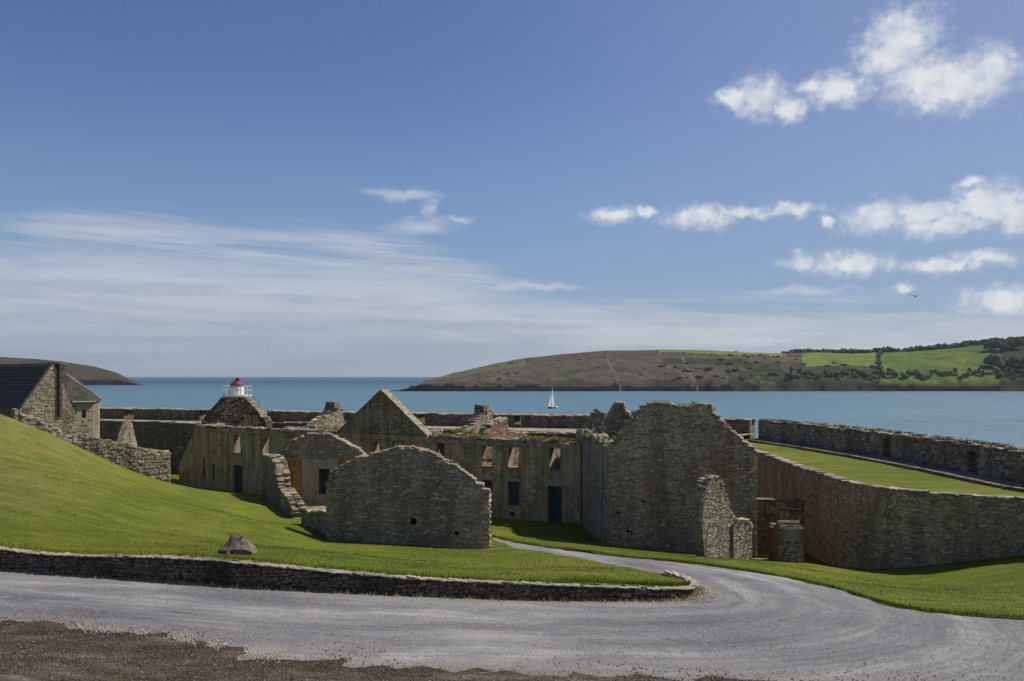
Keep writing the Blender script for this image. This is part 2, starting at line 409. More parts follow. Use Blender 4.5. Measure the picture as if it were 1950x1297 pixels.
def rubble_mat(name, c1, c2, mortar, cell=(2.6, 2.6, 6.5), stain=0.5, rust=0.0, mossy=0.3, plaster=0.0, pcol=(0.25, 0.22, 0.18), ochre=0.0, dist=0.05):
    """wall face too far off to pick its stones apart: coursed rubble, patches of render, rain streaks, rust and moss"""
    m, g, b = new_mat(name); p = pos(g)
    pw = g.vm('ADD', p, g.vm('MULTIPLY', g.vm('SUBTRACT', g.noise(p, 1.8, 3, col=True), (0.5,)*3), (0.28, 0.28, 0.12)))
    sp = g.vm('MULTIPLY', pw, cell)
    v = g.node('ShaderNodeTexVoronoi'); v.feature = 'DISTANCE_TO_EDGE'; v.inputs['Scale'].default_value = 1; g.l.new(sp, v.inputs['Vector'])
    vc = g.node('ShaderNodeTexVoronoi'); vc.inputs['Scale'].default_value = 1; g.l.new(sp, vc.inputs['Vector'])
    rr = g.sep(vc.outputs['Color'])[0]
    st = g.mix(rr, c1, c2)
    st = g.mix(1.0, st, g.ramp(g.sep(vc.outputs['Color'])[1], [(0, (0.65,)*3), (1, (1.35,)*3)]), 'MULTIPLY')
    joint = g.smooth(v.outputs['Distance'], 0.02, 0.10)
    col = g.mix(joint, mortar, st)
    hgt = joint
    if plaster:
        pm = g.smooth(g.noise(p, 0.5, 6, 0.65), 0.62-0.3*plaster, 0.70-0.3*plaster)
        pc = g.mix(g.noise(p, 4, 5), tuple(c*0.7 for c in pcol), tuple(c*1.25 for c in pcol))
        col = g.mix(pm, col, pc); hgt = g.m('MAXIMUM', g.m('MULTIPLY', joint, 0.8), pm)
    sv = g.vm('MULTIPLY', p, (1.6, 1.6, 0.17))
    sk = g.noise(sv, 1.6, 6, 0.65)
    col = g.mix(g.smooth(sk, 0.45, 0.68, 0, stain), col, tuple(c*0.35 for c in c1))
    col = g.mix(g.smooth(g.noise(g.vm('MULTIPLY', p, (2.2, 2.2, 0.35)), 1.0, 6, 0.7), 0.50, 0.68, 0, stain*0.5), col, tuple(c*0.45 for c in c1))
    col = g.mix(g.smooth(g.noise(g.vm('ADD', sv, (9, 4, 2)), 2.6, 5, 0.6), 0.57, 0.68, 0, 0.35), col, tuple(min(1, c*1.7) for c in c2))
    if mossy: col = g.mix(g.smooth(g.noise(p, 0.9, 5, 0.65), 0.5, 0.66, 0, mossy), col, (0.07, 0.075, 0.028))
    if ochre: col = g.mix(g.smooth(g.noise(g.vm('MULTIPLY', p, (1, 1, 0.5)), 0.8, 6, 0.65), 0.46, 0.62, 0, ochre), col, (0.22, 0.14, 0.05))
    if rust: col = g.mix(g.smooth(g.noise(g.vm('MULTIPLY', p, (1, 1, 0.35)), 0.9, 6, 0.6), 0.56, 0.68, 0, rust), col, (0.19, 0.075, 0.035))
    n4 = g.noise(p, 14, 5, 0.7)
    col = g.mix(0.7, col, g.ramp(n4, [(0.3, (0.75,)*3), (0.7, (1.45,)*3)]), 'MULTIPLY')
    g.l.new(col, b.inputs['Base Color']); b.inputs['Roughness'].default_value = 0.96
    bump(g, b, g.m('ADD', hgt, g.m('MULTIPLY', n4, 0.6)), dist)
    return m

GREY = [(0.26, 0.205, 0.145), (0.34, 0.275, 0.20), (0.28, 0.225, 0.17), (0.39, 0.32, 0.235), (0.24, 0.195, 0.15)]
WARM = [(0.25, 0.205, 0.14), (0.34, 0.28, 0.19), (0.28, 0.23, 0.165), (0.40, 0.335, 0.24), (0.22, 0.185, 0.14)]
M_grey = stone_mat('grey_rubble_stone', GREY, lichen=(0.28, 0.25, 0.18), lich=0.45, moss=0.16)
M_warm = stone_mat('warm_rubble_stone', WARM)
M_low = stone_mat('roadside_wall_stone', [(0.12, 0.095, 0.062), (0.18, 0.14, 0.095), (0.14, 0.115, 0.085), (0.22, 0.175, 0.125), (0.10, 0.07, 0.048)], lich=0.3, rust=0.3, pale=0.4)
M_brown = stone_mat('brown_rampart_stone', [(0.40, 0.285, 0.165), (0.49, 0.36, 0.22), (0.41, 0.305, 0.195), (0.56, 0.43, 0.28), (0.35, 0.245, 0.145)], rust=0.28, moss=0.25)
M_pale = stone_mat('pale_coping_stone', [(0.26, 0.23, 0.18), (0.36, 0.32, 0.26), (0.22, 0.20, 0.16), (0.31, 0.285, 0.235)], lich=0.3, moss=0.15)
M_big = stone_mat('store_gable_stone', [(0.35, 0.265, 0.18), (0.43, 0.335, 0.235), (0.36, 0.285, 0.21), (0.49, 0.39, 0.28), (0.31, 0.24, 0.18)], rust=0.75, moss=0.2, lichen=(0.2, 0.19, 0.12))
M_brick = stone_mat('red_brick', [(0.22, 0.10, 0.06), (0.28, 0.14, 0.085), (0.19, 0.09, 0.06), (0.30, 0.18, 0.11)], lich=0.2, moss=0.15)
M_mortar = rubble_mat('rubble_mortar', (0.20, 0.17, 0.12), (0.26, 0.22, 0.16), (0.14, 0.12, 0.085))
M_mort_dark = rubble_mat('dark_mortar', (0.075, 0.066, 0.052), (0.10, 0.088, 0.07), (0.045, 0.038, 0.03))
M_facade = rubble_mat('barrack_render', (0.34, 0.265, 0.155), (0.46, 0.365, 0.225), (0.24, 0.19, 0.115), plaster=0.55, pcol=(0.37, 0.29, 0.20), stain=0.8, rust=0.35, mossy=0.35, ochre=0.28, dist=0.03)
M_red = rubble_mat('red_inner_masonry', (0.22, 0.13, 0.085), (0.30, 0.19, 0.125), (0.14, 0.095, 0.065), stain=0.5)
M_ochre = rubble_mat('ochre_plaster', (0.30, 0.19, 0.08), (0.42, 0.27, 0.11), (0.2, 0.13, 0.06), plaster=0.55, pcol=(0.38, 0.235, 0.085), stain=0.4, ochre=0.5, mossy=0.3, rust=0.3)
M_plaster = rubble_mat('grey_plaster', (0.27, 0.225, 0.17), (0.34, 0.29, 0.22), (0.19, 0.16, 0.12), plaster=1.0, pcol=(0.34, 0.28, 0.21), stain=0.35, mossy=0.15, dist=0.015)
M_lime = rubble_mat('limestone_rubble', (0.26, 0.22, 0.16), (0.37, 0.32, 0.235), (0.19, 0.165, 0.12), cell=(3.2, 3.2, 6), stain=0.4, mossy=0.25, ochre=0.2)
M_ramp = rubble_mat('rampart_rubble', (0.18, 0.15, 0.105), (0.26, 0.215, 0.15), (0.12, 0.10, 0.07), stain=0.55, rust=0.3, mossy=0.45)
M_ledge = rubble_mat('weathered_ledge', (0.27, 0.235, 0.175), (0.36, 0.31, 0.235), (0.2, 0.17, 0.12), stain=0.3, mossy=0.55, ochre=0.2, dist=0.02)
M_mort_warm = rubble_mat('warm_mortar', (0.30, 0.225, 0.14), (0.38, 0.295, 0.19), (0.24, 0.18, 0.115), stain=0.35, mossy=0.15, rust=0.3)
M_mort_grey = rubble_mat('pale_grey_mortar', (0.27, 0.225, 0.16), (0.34, 0.285, 0.205), (0.22, 0.18, 0.13), stain=0.35, mossy=0.15)
M_side = rubble_mat('streaked_rubble', (0.27, 0.23, 0.175), (0.38, 0.33, 0.255), (0.19, 0.16, 0.12), plaster=0.35, pcol=(0.33, 0.28, 0.21), stain=0.95, mossy=0.3, dist=0.05)
M_slate = None
def slate():
    m, g, b = new_mat('roof_slate'); p = pos(g)
    isl = g.node('ShaderNodeNewGeometry').outputs['Random Per Island']
    c = g.ramp(isl, [(0, (0.045, 0.040, 0.040)), (0.5, (0.062, 0.055, 0.053)), (1, (0.09, 0.078, 0.072))])
    c = g.mix(g.smooth(g.noise(p, 3, 5), 0.5, 0.7, 0, 0.5), c, (0.05, 0.048, 0.04))
    g.l.new(c, b.inputs['Base Color']); b.inputs['Roughness'].default_value = 0.75
    return m
M_slate = slate()
M_white = plain('white_paint', (0.66, 0.65, 0.62), 0.5, var=0.05)
M_redp = plain('red_paint', (0.24, 0.035, 0.04), 0.45, var=0.1)
M_glass = plain('dark_glass', (0.05, 0.07, 0.08), 0.1, var=0.1)
M_iron = plain('grey_iron', (0.22, 0.25, 0.26), 0.5, var=0.1)
M_door = plain('dark_teal_boards', (0.035, 0.07, 0.085), 0.6, var=0.25, sc=6)
M_shut = plain('dark_blue_boards', (0.05, 0.065, 0.085), 0.6, var=0.25, sc=6)
M_dark = plain('painted_dark_void', (0.03, 0.027, 0.022), 0.9)  # near-black colour, mainly for the painted shade inside slits, vents and holes
M_sail = plain('sail_cloth', (0.80, 0.82, 0.84), 0.6, var=0.04)
M_hull = plain('dark_green_hull', (0.04, 0.075, 0.085), 0.35, var=0.1)
M_bird = plain('bird_plumage', (0.06, 0.065, 0.07), 0.8)
M_rock = stone_mat('field_boulder', [(0.13, 0.11, 0.085), (0.17, 0.145, 0.115), (0.11, 0.098, 0.08)], lichen=(0.34, 0.33, 0.2), lich=0.4)

def grass_mat(name, a=(0.098, 0.136, 0.010), b_=(0.175, 0.185, 0.020), blade=False):
    m, g, b = new_mat(name); p = pos(g)
    n1 = g.noise(p, 0.16, 4, 0.6); n2 = g.noise(g.vm('MULTIPLY', p, (0.6, 1.6, 1)), 0.9, 5, 0.65); n3 = g.noise(p, 7, 5, 0.7); n4 = g.noise(p, 40, 3, 0.7)
    c = g.mix(g.smooth(g.m('ADD', g.m('MULTIPLY', n1, 0.55), g.m('MULTIPLY', n2, 0.45)), 0.38, 0.62), a, b_)
    c = g.mix(g.smooth(n2, 0.50, 0.66, 0, 0.6), c, (0.215, 0.195, 0.042))
    c = g.mix(g.smooth(g.noise(p, 3.1, 5, 0.75), 0.60, 0.72, 0, 0.5), c, (0.26, 0.25, 0.07))
    n5 = g.noise(g.vm('MULTIPLY', p, (0.35, 0.8, 1)), 0.45, 4, 0.6)
    c = g.mix(g.smooth(n5, 0.50, 0.66, 0, 0.6), c, (0.085, 0.115, 0.010))
    zz = g.sep(p)[2]; c = g.mix(g.m('MULTIPLY', g.smooth(zz, 14.9, 16.4), g.smooth(n2, 0.36, 0.54, 0.2, 0.9)), c, (0.22, 0.19, 0.055))
    nf = g.noise(g.vm('MULTIPLY', p, (0.5, 3.2, 1)), 1.0, 4, 0.65); c = g.mix(0.75, c, g.ramp(nf, [(0.32, (0.72,)*3), (0.68, (1.25,)*3)]), 'MULTIPLY')
    c = g.mix(g.smooth(n3, 0.35, 0.65, 0.45, 0), c, (0.08, 0.115, 0.014))
    if blade:
        isl = g.node('ShaderNodeNewGeometry').outputs['Random Per Island']
        c = g.mix(1.0, c, g.ramp(isl, [(0, (0.75, 0.85, 0.7)), (0.7, (1.25, 1.2, 1.2)), (0.93, (1.35, 1.3, 1.25)), (1, (2.0, 1.7, 2.0))]), 'MULTIPLY')
    else:
        c = g.mix(0.8, c, g.ramp(n4, [(0.25, (0.6,)*3), (0.75, (1.4,)*3)]), 'MULTIPLY')
        bump(g, b, g.m('ADD', n3, g.m('MULTIPLY', n4, 0.6)), 0.06)
    g.l.new(c, b.inputs['Base Color']); b.inputs['Roughness'].default_value = 0.85; b.inputs['Specular IOR Level'].default_value = 0.1
    if blade: b.inputs['Transmission Weight'].default_value = 0.0
    return m
M_grass = grass_mat('mown_grass'); M_blade = grass_mat('grass_blades', blade=True)
M_moss = plain('yellow_green_plants', (0.34, 0.31, 0.11), 0.9, var=0.4, sc=5)
M_moss2 = plain('dark_green_plants', (0.06, 0.085, 0.022), 0.9, var=0.5, sc=3)
M_straw = plain('dry_brown_grass', (0.12, 0.085, 0.055), 0.95, var=0.6, sc=4)

def road_mat():
    m, g, b = new_mat('worn_gravel_road'); p = pos(g)
    at = g.node('ShaderNodeAttribute'); at.attribute_name = 'lane'; d = at.outputs['Fac']
    at2 = g.node('ShaderNodeAttribute'); at2.attribute_name = 'along'; s = at2.outputs['Fac']
    q = g.comb(g.m('MULTIPLY', s, 0.11), g.m('MULTIPLY', g.m('ADD', d, g.m('MULTIPLY', g.noise(p, 0.3, 3), 1.6)), 0.75), 0)
    trk = g.noise(q, 1.0, 5, 0.6, 0.5); trk2 = g.noise(g.comb(g.m('MULTIPLY', s, 0.3), g.m('MULTIPLY', d, 6), 3), 1.0, 4, 0.65, 0.3)
    bro = g.noise(p, 0.35, 5, 0.6); f1 = g.noise(p, 9, 5, 0.75); f2 = g.noise(p, 38, 4, 0.8)
    bro2 = g.noise(g.vm('MULTIPLY', p, (0.45, 1.1, 1)), 0.8, 6, 0.7)
    t = g.m('ADD', g.m('MULTIPLY', trk, 0.50), g.m('MULTIPLY', trk2, 0.18)); t = g.m('ADD', t, g.m('ADD', g.m('MULTIPLY', bro, 0.17), g.m('MULTIPLY', bro2, 0.15)))
    c = g.ramp(t, [(0.39, (0.098, 0.097, 0.104)), (0.47, (0.155, 0.15, 0.152)), (0.54, (0.225, 0.215, 0.207)), (0.64, (0.38, 0.355, 0.325))])
    c = g.mix(g.smooth(f1, 0.52, 0.7, 0, 0.5), c, (0.36, 0.345, 0.32))
    c = g.mix(g.smooth(g.noise(g.vm('ADD', p, (5, 5, 5)), 1.1, 6, 0.65), 0.60, 0.72, 0, 0.45), c, (0.22, 0.20, 0.165))
    c = g.mix(g.smooth(d, 0.9, 0.05, 0, 0.6), c, g.mix(f1, (0.15, 0.145, 0.10), (0.26, 0.24, 0.17)))
    at3 = g.node('ShaderNodeAttribute'); at3.attribute_name = 'verge'; vd = at3.outputs['Fac']
    sm = g.smooth(g.m('ADD', vd, g.m('MULTIPLY', g.m('SUBTRACT', g.noise(p, 1.6, 6, 0.7), 0.5), 3.2)), 1.1, -0.5, 0, 0.85)
    c = g.mix(sm, c, g.mix(g.noise(p, 5, 5, 0.7), (0.13, 0.10, 0.078), (0.27, 0.235, 0.20)))
    c = g.mix(0.85, c, g.ramp(f2, [(0.3, (0.65,)*3), (0.7, (1.35,)*3)]), 'MULTIPLY')
    g.l.new(c, b.inputs['Base Color']); b.inputs['Roughness'].default_value = 0.93
    bump(g, b, g.m('ADD', f2, g.m('MULTIPLY', f1, 0.7)), 0.012)
    return m
M_road = road_mat()
def soil_mat():
    m, g, b = new_mat('bare_earth_bank'); p = pos(g)
    q = g.vm('MULTIPLY', p, (0.6, 1.5, 1))
    n1 = g.noise(q, 1.0, 6, 0.68); n2 = g.noise(p, 9, 5, 0.75); n3 = g.noise(p, 40, 4, 0.8)
    c = g.ramp(n1, [(0.36, (0.045, 0.028, 0.016)), (0.49, (0.075, 0.050, 0.032)), (0.58, (0.115, 0.085, 0.062)), (0.72, (0.24, 0.21, 0.18))])
    c = g.mix(g.smooth(n2, 0.5, 0.66, 0, 0.5), c, (0.17, 0.14, 0.115))
    c = g.mix(g.smooth(g.noise(p, 2.3, 5, 0.7), 0.54, 0.66, 0, 0.5), c, (0.085, 0.075, 0.03))
    c = g.mix(0.9, c, g.ramp(n3, [(0.3, (0.5,)*3), (0.7, (1.5,)*3)]), 'MULTIPLY')
    g.l.new(c, b.inputs['Base Color']); b.inputs['Roughness'].default_value = 0.95
    bump(g, b, g.m('ADD', n2, g.m('MULTIPLY', n3, 0.6)), 0.06)
    return m
M_soil = soil_mat()
def pebble_mat(name, cols):
    m, g, b = new_mat(name); isl = g.node('ShaderNodeNewGeometry').outputs['Random Per Island']
    g.l.new(g.ramp(isl, [(i/(len(cols)-1), c) for i, c in enumerate(cols)]), b.inputs['Base Color']); b.inputs['Roughness'].default_value = 0.9
    return m
M_peb = pebble_mat('grey_pebbles', [(0.17, 0.17, 0.18), (0.25, 0.245, 0.25), (0.34, 0.33, 0.32), (0.44, 0.42, 0.39)])
M_chalk = pebble_mat('pale_pebbles', [(0.24, 0.21, 0.17), (0.36, 0.325, 0.27), (0.46, 0.43, 0.37), (0.20, 0.165, 0.125)])

def water_mat():
    m, g, b = new_mat('sea_water'); p = pos(g)
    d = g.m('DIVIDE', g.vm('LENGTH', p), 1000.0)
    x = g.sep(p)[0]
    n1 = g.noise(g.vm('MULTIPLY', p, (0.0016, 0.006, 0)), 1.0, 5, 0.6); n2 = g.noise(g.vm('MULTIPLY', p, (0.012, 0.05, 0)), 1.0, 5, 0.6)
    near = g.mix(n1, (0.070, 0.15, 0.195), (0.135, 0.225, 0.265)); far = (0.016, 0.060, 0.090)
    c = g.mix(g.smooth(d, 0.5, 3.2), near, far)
    c = g.mix(g.smooth(n2, 0.45, 0.65, 0, 0.35), c, (0.03, 0.10, 0.14))
    sparkle = g.noise(g.vm('MULTIPLY', p, (0.10, 0.45, 0)), 1.0, 4, 0.75)  # pale specks painted into the water for sun sparkle and small whitecaps
    c = g.mix(g.smooth(sparkle, 0.66, 0.74, 0, 0.5), c, (0.5, 0.55, 0.57))
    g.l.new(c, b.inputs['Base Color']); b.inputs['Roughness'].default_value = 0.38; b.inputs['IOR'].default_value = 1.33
    b.inputs['Specular IOR Level'].default_value = 0.35
    w = g.m('ADD', g.noise(g.vm('MULTIPLY', p, (0.5, 1.0, 0)), 0.9, 6, 0.7), g.m('MULTIPLY', g.noise(g.vm('MULTIPLY', p, (0.05, 0.13, 0)), 1.0, 5, 0.65), 6.0))
    bump(g, b, w, 0.55)
    return m
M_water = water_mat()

# ------------------------------------------------------------------ surfaces of the ground
def tps(pts, lam=1e-3):
    a = np.array(pts, float); xy = a[:, :2]; n = len(a)
    def U(r2): return np.where(r2 > 0, r2*np.log(np.maximum(r2, 1e-12)), 0.0)
    D = ((xy[:, None] - xy[None])**2).sum(2); A = np.zeros((n+3, n+3)); A[:n, :n] = U(D) + lam*n*np.eye(n)
    A[:n, n] = 1; A[:n, n+1:] = xy; A[n, :n] = 1; A[n+1:, :n] = xy.T
    b = np.zeros(n+3); b[:n] = a[:, 2]; w = np.linalg.solve(A, b)
    def f(q):
        q = np.asarray(q, float).reshape(-1, 2); out = np.empty(len(q))
        for i in range(0, len(q), 20000):
            s = q[i:i+20000]; r2 = ((s[:, None] - xy[None])**2).sum(2); out[i:i+20000] = U(r2) @ w[:n] + w[n] + s @ w[n+1:]
        return out
    return f
INNER = [(-900,1010,29),(-300,1050,27.2),(0,1084,25.2),(300,1105,23.6),(600,1125,22.7),(900,1139,22.6),(1150,1144,22.7),(1260,1143,22.8),(1312,1137,23.2),(1326,1124,24.1),(1310,1110,25.1),(1280,1099,26.0)]
PATH_LO = [(1200,1083,28.5),(1100,1064,32),(1000,1047,36.5),(945,1031,41.0)]
PATH_UP = [(935,1022,43.5),(1000,1036,39.5),(1100,1050,35.5),(1200,1063,32.8),(1300,1072,31.5),(1400,1085,30),(1500,1102,28.3),(1600,1125,26.3),(1680,1150,24.6),(1760,1166,23.7),(1950,1180,23),(2300,1185,22.6)]
COURT = [(620,1030,38),(770,1038,38),(920,1047,38),(1155,1038,45),(1440,1066,43),(1430,1066,40),(1480,1068,40),(1530,1072,39.5),(1655,1087,41),
         (1555,1080,44),(1950,1060,37),(1800,1076,38.5),(1950,1110,31),(1700,1108,36),(1800,1120,31),(1850,1140,27),(1600,1106,32),(1500,1082,34),(1250,1055,40),(2400,1080,33)]
zc = lambda l: [P(*q) for q in l]
base_pts = zc(COURT) + [(0, 60, 10.6), (4, 54, 10.8), (-6, 62, 10.6), (2, 50, 10.9), (-3, 52, 11.0), (-3, 47, 11.7), (-14, 66, 10.6), (-26, 73, 10.7), (0, 75, 10.6), (-30, 90, 10.6), (12, 70, 10.4), (18, 60, 10.2), (30, 60, 11), (30, 80, 10.5), (-50, 90, 11)]
Rf = tps(zc(INNER) + zc(PATH_LO) + zc(PATH_UP) + base_pts + [(-6, 10, 14.45), (6, 10, 14.4), (20, 14, 14.0), (0, 2, 14.6), (-20, 12, 14.5), (25, 2, 13.9), (-25, 2, 14.6), (-3, 16, 14.5), (8, 17, 14.35)], 2e-3)
RAISE = [(-900,950,29.6),(-300,1008,27.6),(0,1040,25.6),(300,1060,23.7),(600,1085,22.75),(900,1106,22.75),(1150,1115,22.9),(1250,1117,23.1),(1285,1112,23.7)]
HILL = [(0,790,45),(-200,740,45),(60,815,47),(130,843,48.3),(200,880,49.5),(260,905,50.5),(325,930,51.8),(400,938,52),(490,948,51),(500,985,44),(300,1000,32),
        (0,900,34),(150,900,40),(0,960,29),(300,940,42),(450,990,36),(570,1010,38),(700,1060,31),(900,1080,27.5),(-300,850,38),(1100,1095,24.5),(-700,800,38),(600,970,47),(500,1040,27),(250,1035,27)]
Lf = tps(zc(RAISE) + zc(PATH_LO) + zc(PATH_UP) + zc(HILL) + base_pts + [(-30, 60, 14.6), (-38, 66, 14.6), (-50, 60, 17), (-22, 62, 11.6), (-24, 57, 12.6)], 1e-3)
def Lz(q):
    q = np.asarray(q, float).reshape(-1, 2); z = Lf(q)
    z += np.array([0.09*noise.noise(Vector((a*0.22, b*0.30, 3))) + 0.03*noise.noise(Vector((a*1.1, b*1.1, 9))) for a, b in q])
    return np.maximum(z, Rf(q) + 0.022)
def lz(x, y): return float(Lz([(x, y)])[0])
def smooth_line(pts, n=6):
    p = [np.array(a) for a in pts]; out = []
    for i in range(len(p)-1):
        a = p[max(0, i-1)]; b = p[i]; c = p[i+1]; d = p[min(len(p)-1, i+2)]
        for k in range(n):
            t = k/n; out.append(0.5*((2*b)+(-a+c)*t+(2*a-5*b+4*c-d)*t*t+(-a+3*b-3*c+d)*t**3))
    out.append(p[-1]); return out
def grid_pts(poly, bands, jitter=0.2):
    out = []
    for (y0, y1, st) in bands:
        xs = np.arange(-60, 75, st); ys = np.arange(y0, y1, st); X, Y = np.meshgrid(xs, ys)
        q = np.stack([X.ravel(), Y.ravel()], 1) + rng.uniform(-jitter, jitter, (X.size, 2))*st
        out.append(q[inpoly(q, poly)])
    return np.concatenate(out)

inner_line = smooth_line([G2(a, d) for a, b, d in INNER])
lo_line = smooth_line([G2(a, d) for a, b, d in [INNER[-1]] + PATH_LO])
up_line = smooth_line([G2(a, d) for a, b, d in PATH_UP])
wall_in = inner_line
# lawn polygon: starts behind the roadside wall, round its nose, up the path, back down the far verge, then round the back
def offset(line, o):
    out = []
    for i, p in enumerate(line):
        a = line[max(0, i-1)]; b = line[min(len(line)-1, i+1)]; d = b-a; d = d/np.hypot(*d); out.append(p + np.array([-d[1], d[0]])*o)
    return out
def wob2(line, amp):
    return [(x + amp*0.5*noise.noise(Vector((x*5, y*5, 3))), y + amp*0.5*noise.noise(Vector((x*5, y*5, 6)))) for x, y in wob(line, amp)]
def wob(line, amp):
    return [(float(p[0]) + amp*noise.noise(Vector((p[0]*1.7, p[1]*1.7, 1))), float(p[1]) + amp*noise.noise(Vector((p[0]*1.7, p[1]*1.7, 8)))) for p in line]
lawn_poly = [tuple(map(float, p)) for p in offset(inner_line, 0.16)] + wob(lo_line[2:], 0.25) + wob(up_line, 0.3) + [(60, 22), (70, 50), (40, 95), (-70, 98), (-75, 40)]
v, f = cdt(lawn_poly, inner=grid_pts(lawn_poly, [(20, 32, 0.45), (32, 55, 0.6), (55, 98, 1.5)]))
va = np.array(v); zz = Lz(va)
lawn = mk('lawn', np.column_stack([va, zz]), f, M_grass, smooth=True, kind='structure')

# gravel road sheet
ctr = np.array([tuple(p) for p in (inner_line + lo_line)])
seg = np.concatenate([[0], np.cumsum(np.hypot(*np.diff(ctr, axis=0).T))])
def tp2(l): return [(float(p[0]), float(p[1])) for p in l]
road_poly = [(-60, 1), (60, 1), (60, 21.5)] + tp2(offset(up_line, 0.7))[::-1] + [(-2.2, 44.5)] + tp2(offset(lo_line[3:], 0.5))[::-1] + tp2(offset(inner_line[:-3], 0.5))[::-1] + [(-60, 34)]
inner = grid_pts(road_poly, [(1, 14, 0.8), (14, 30, 0.3), (30, 50, 0.5)])
v, f = cdt(road_poly, inner=inner)
va = np.array(v); dd = np.empty(len(va)); ss = np.empty(len(va))
for i in range(0, len(va), 4000):
    q = va[i:i+4000]; D = np.hypot(q[:, None, 0]-ctr[None, :, 0], q[:, None, 1]-ctr[None, :, 1]); k = D.argmin(1); dd[i:i+4000] = D.min(1); ss[i:i+4000] = seg[k]
# finer along-distance: project on the angle round the nose
zz = Rf(va) + np.array([0.025*noise.noise(Vector((a*0.5, b*0.9, 2))) for a, b in va])
road = mk('road', np.column_stack([va, zz]), f, M_road, smooth=True, kind='structure')
for nm, arr in (('lane', dd), ('along', ss)):
    a = road.data.attributes.new(nm, 'FLOAT', 'POINT'); a.data.foreach_set('value', arr.astype(np.float32))

# bare bank in front
def bank_z(x, y): return 14.42 + max(0, 17.2 - y)*0.235 + 0.09*noise.noise(Vector((x*0.5, y*0.8, 5))) + 0.04*noise.noise(Vector((x*2, y*2, 5)))
edge = smooth_line([np.array(G2(a, d)) for a, d in [(-2500, 24),(-900, 21.5),(-100, 19.6),(0, 19.4),(200, 18.8),(400, 17.9),(560, 17.1),(760, 16.75),(1000, 16.45),(1300, 16.2),(1700, 15.9),(2200, 15.0),(3500, 11)]], 10)
bank_poly = wob2(edge, 0.6) + [(40, 0), (40, -6), (-50, -6)]
ins = []
for (y0, y1, st) in [(-6, 12, 1.0), (12, 24, 0.3)]:
    X, Y = np.meshgrid(np.arange(-50, 40, st), np.arange(y0, y1, st)); q = np.stack([X.ravel(), Y.ravel()], 1); ins.append(q[inpoly(q, bank_poly)])
v, f = cdt(bank_poly, inner=np.concatenate(ins))
va = np.array(v); ea = np.array([tuple(p) for p in wob2(edge, 0.6)])
def edge_d(q):
    q = np.asarray(q).reshape(-1, 2); out = np.empty(len(q))
    for i in range(0, len(q), 4000):
        s = q[i:i+4000]; out[i:i+4000] = np.hypot(s[:, None, 0]-ea[None, :, 0], s[:, None, 1]-ea[None, :, 1]).min(1)
    return out
def bank_h(q):
    q = np.asarray(q, float).reshape(-1, 2); e = edge_d(q); r = Rf(q)
    rise = np.where(e < 1.5, 0.02 + 0.10*e/1.5, 0.12 + (e-1.5)*0.20)
    nz = np.array([0.06*noise.noise(Vector((a*0.6, b*0.9, 5))) + 0.035*noise.noise(Vector((a*2.3, b*2.3, 5))) for a, b in q])
    return r + rise + nz*np.minimum(1, e/0.8)
bank = mk('earth_bank', np.column_stack([va, np.minimum(bank_h(va), 18.3)]), f, M_soil, smooth=True, kind='structure')

a = road.data.attributes.new('verge', 'FLOAT', 'POINT'); rv = np.array([(v_.co.x, v_.co.y) for v_ in road.data.vertices]); a.data.foreach_set('value', edge_d(rv).astype(np.float32))
# ------------------------------------------------------------------ sea and far land
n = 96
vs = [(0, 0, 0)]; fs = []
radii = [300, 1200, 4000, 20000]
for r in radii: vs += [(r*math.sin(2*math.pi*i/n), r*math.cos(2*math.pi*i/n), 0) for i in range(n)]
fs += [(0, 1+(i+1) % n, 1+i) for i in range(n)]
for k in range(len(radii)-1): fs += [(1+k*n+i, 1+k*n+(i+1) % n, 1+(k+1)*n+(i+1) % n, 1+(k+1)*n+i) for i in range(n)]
mk('sea', vs, fs, M_water, kind='structure')

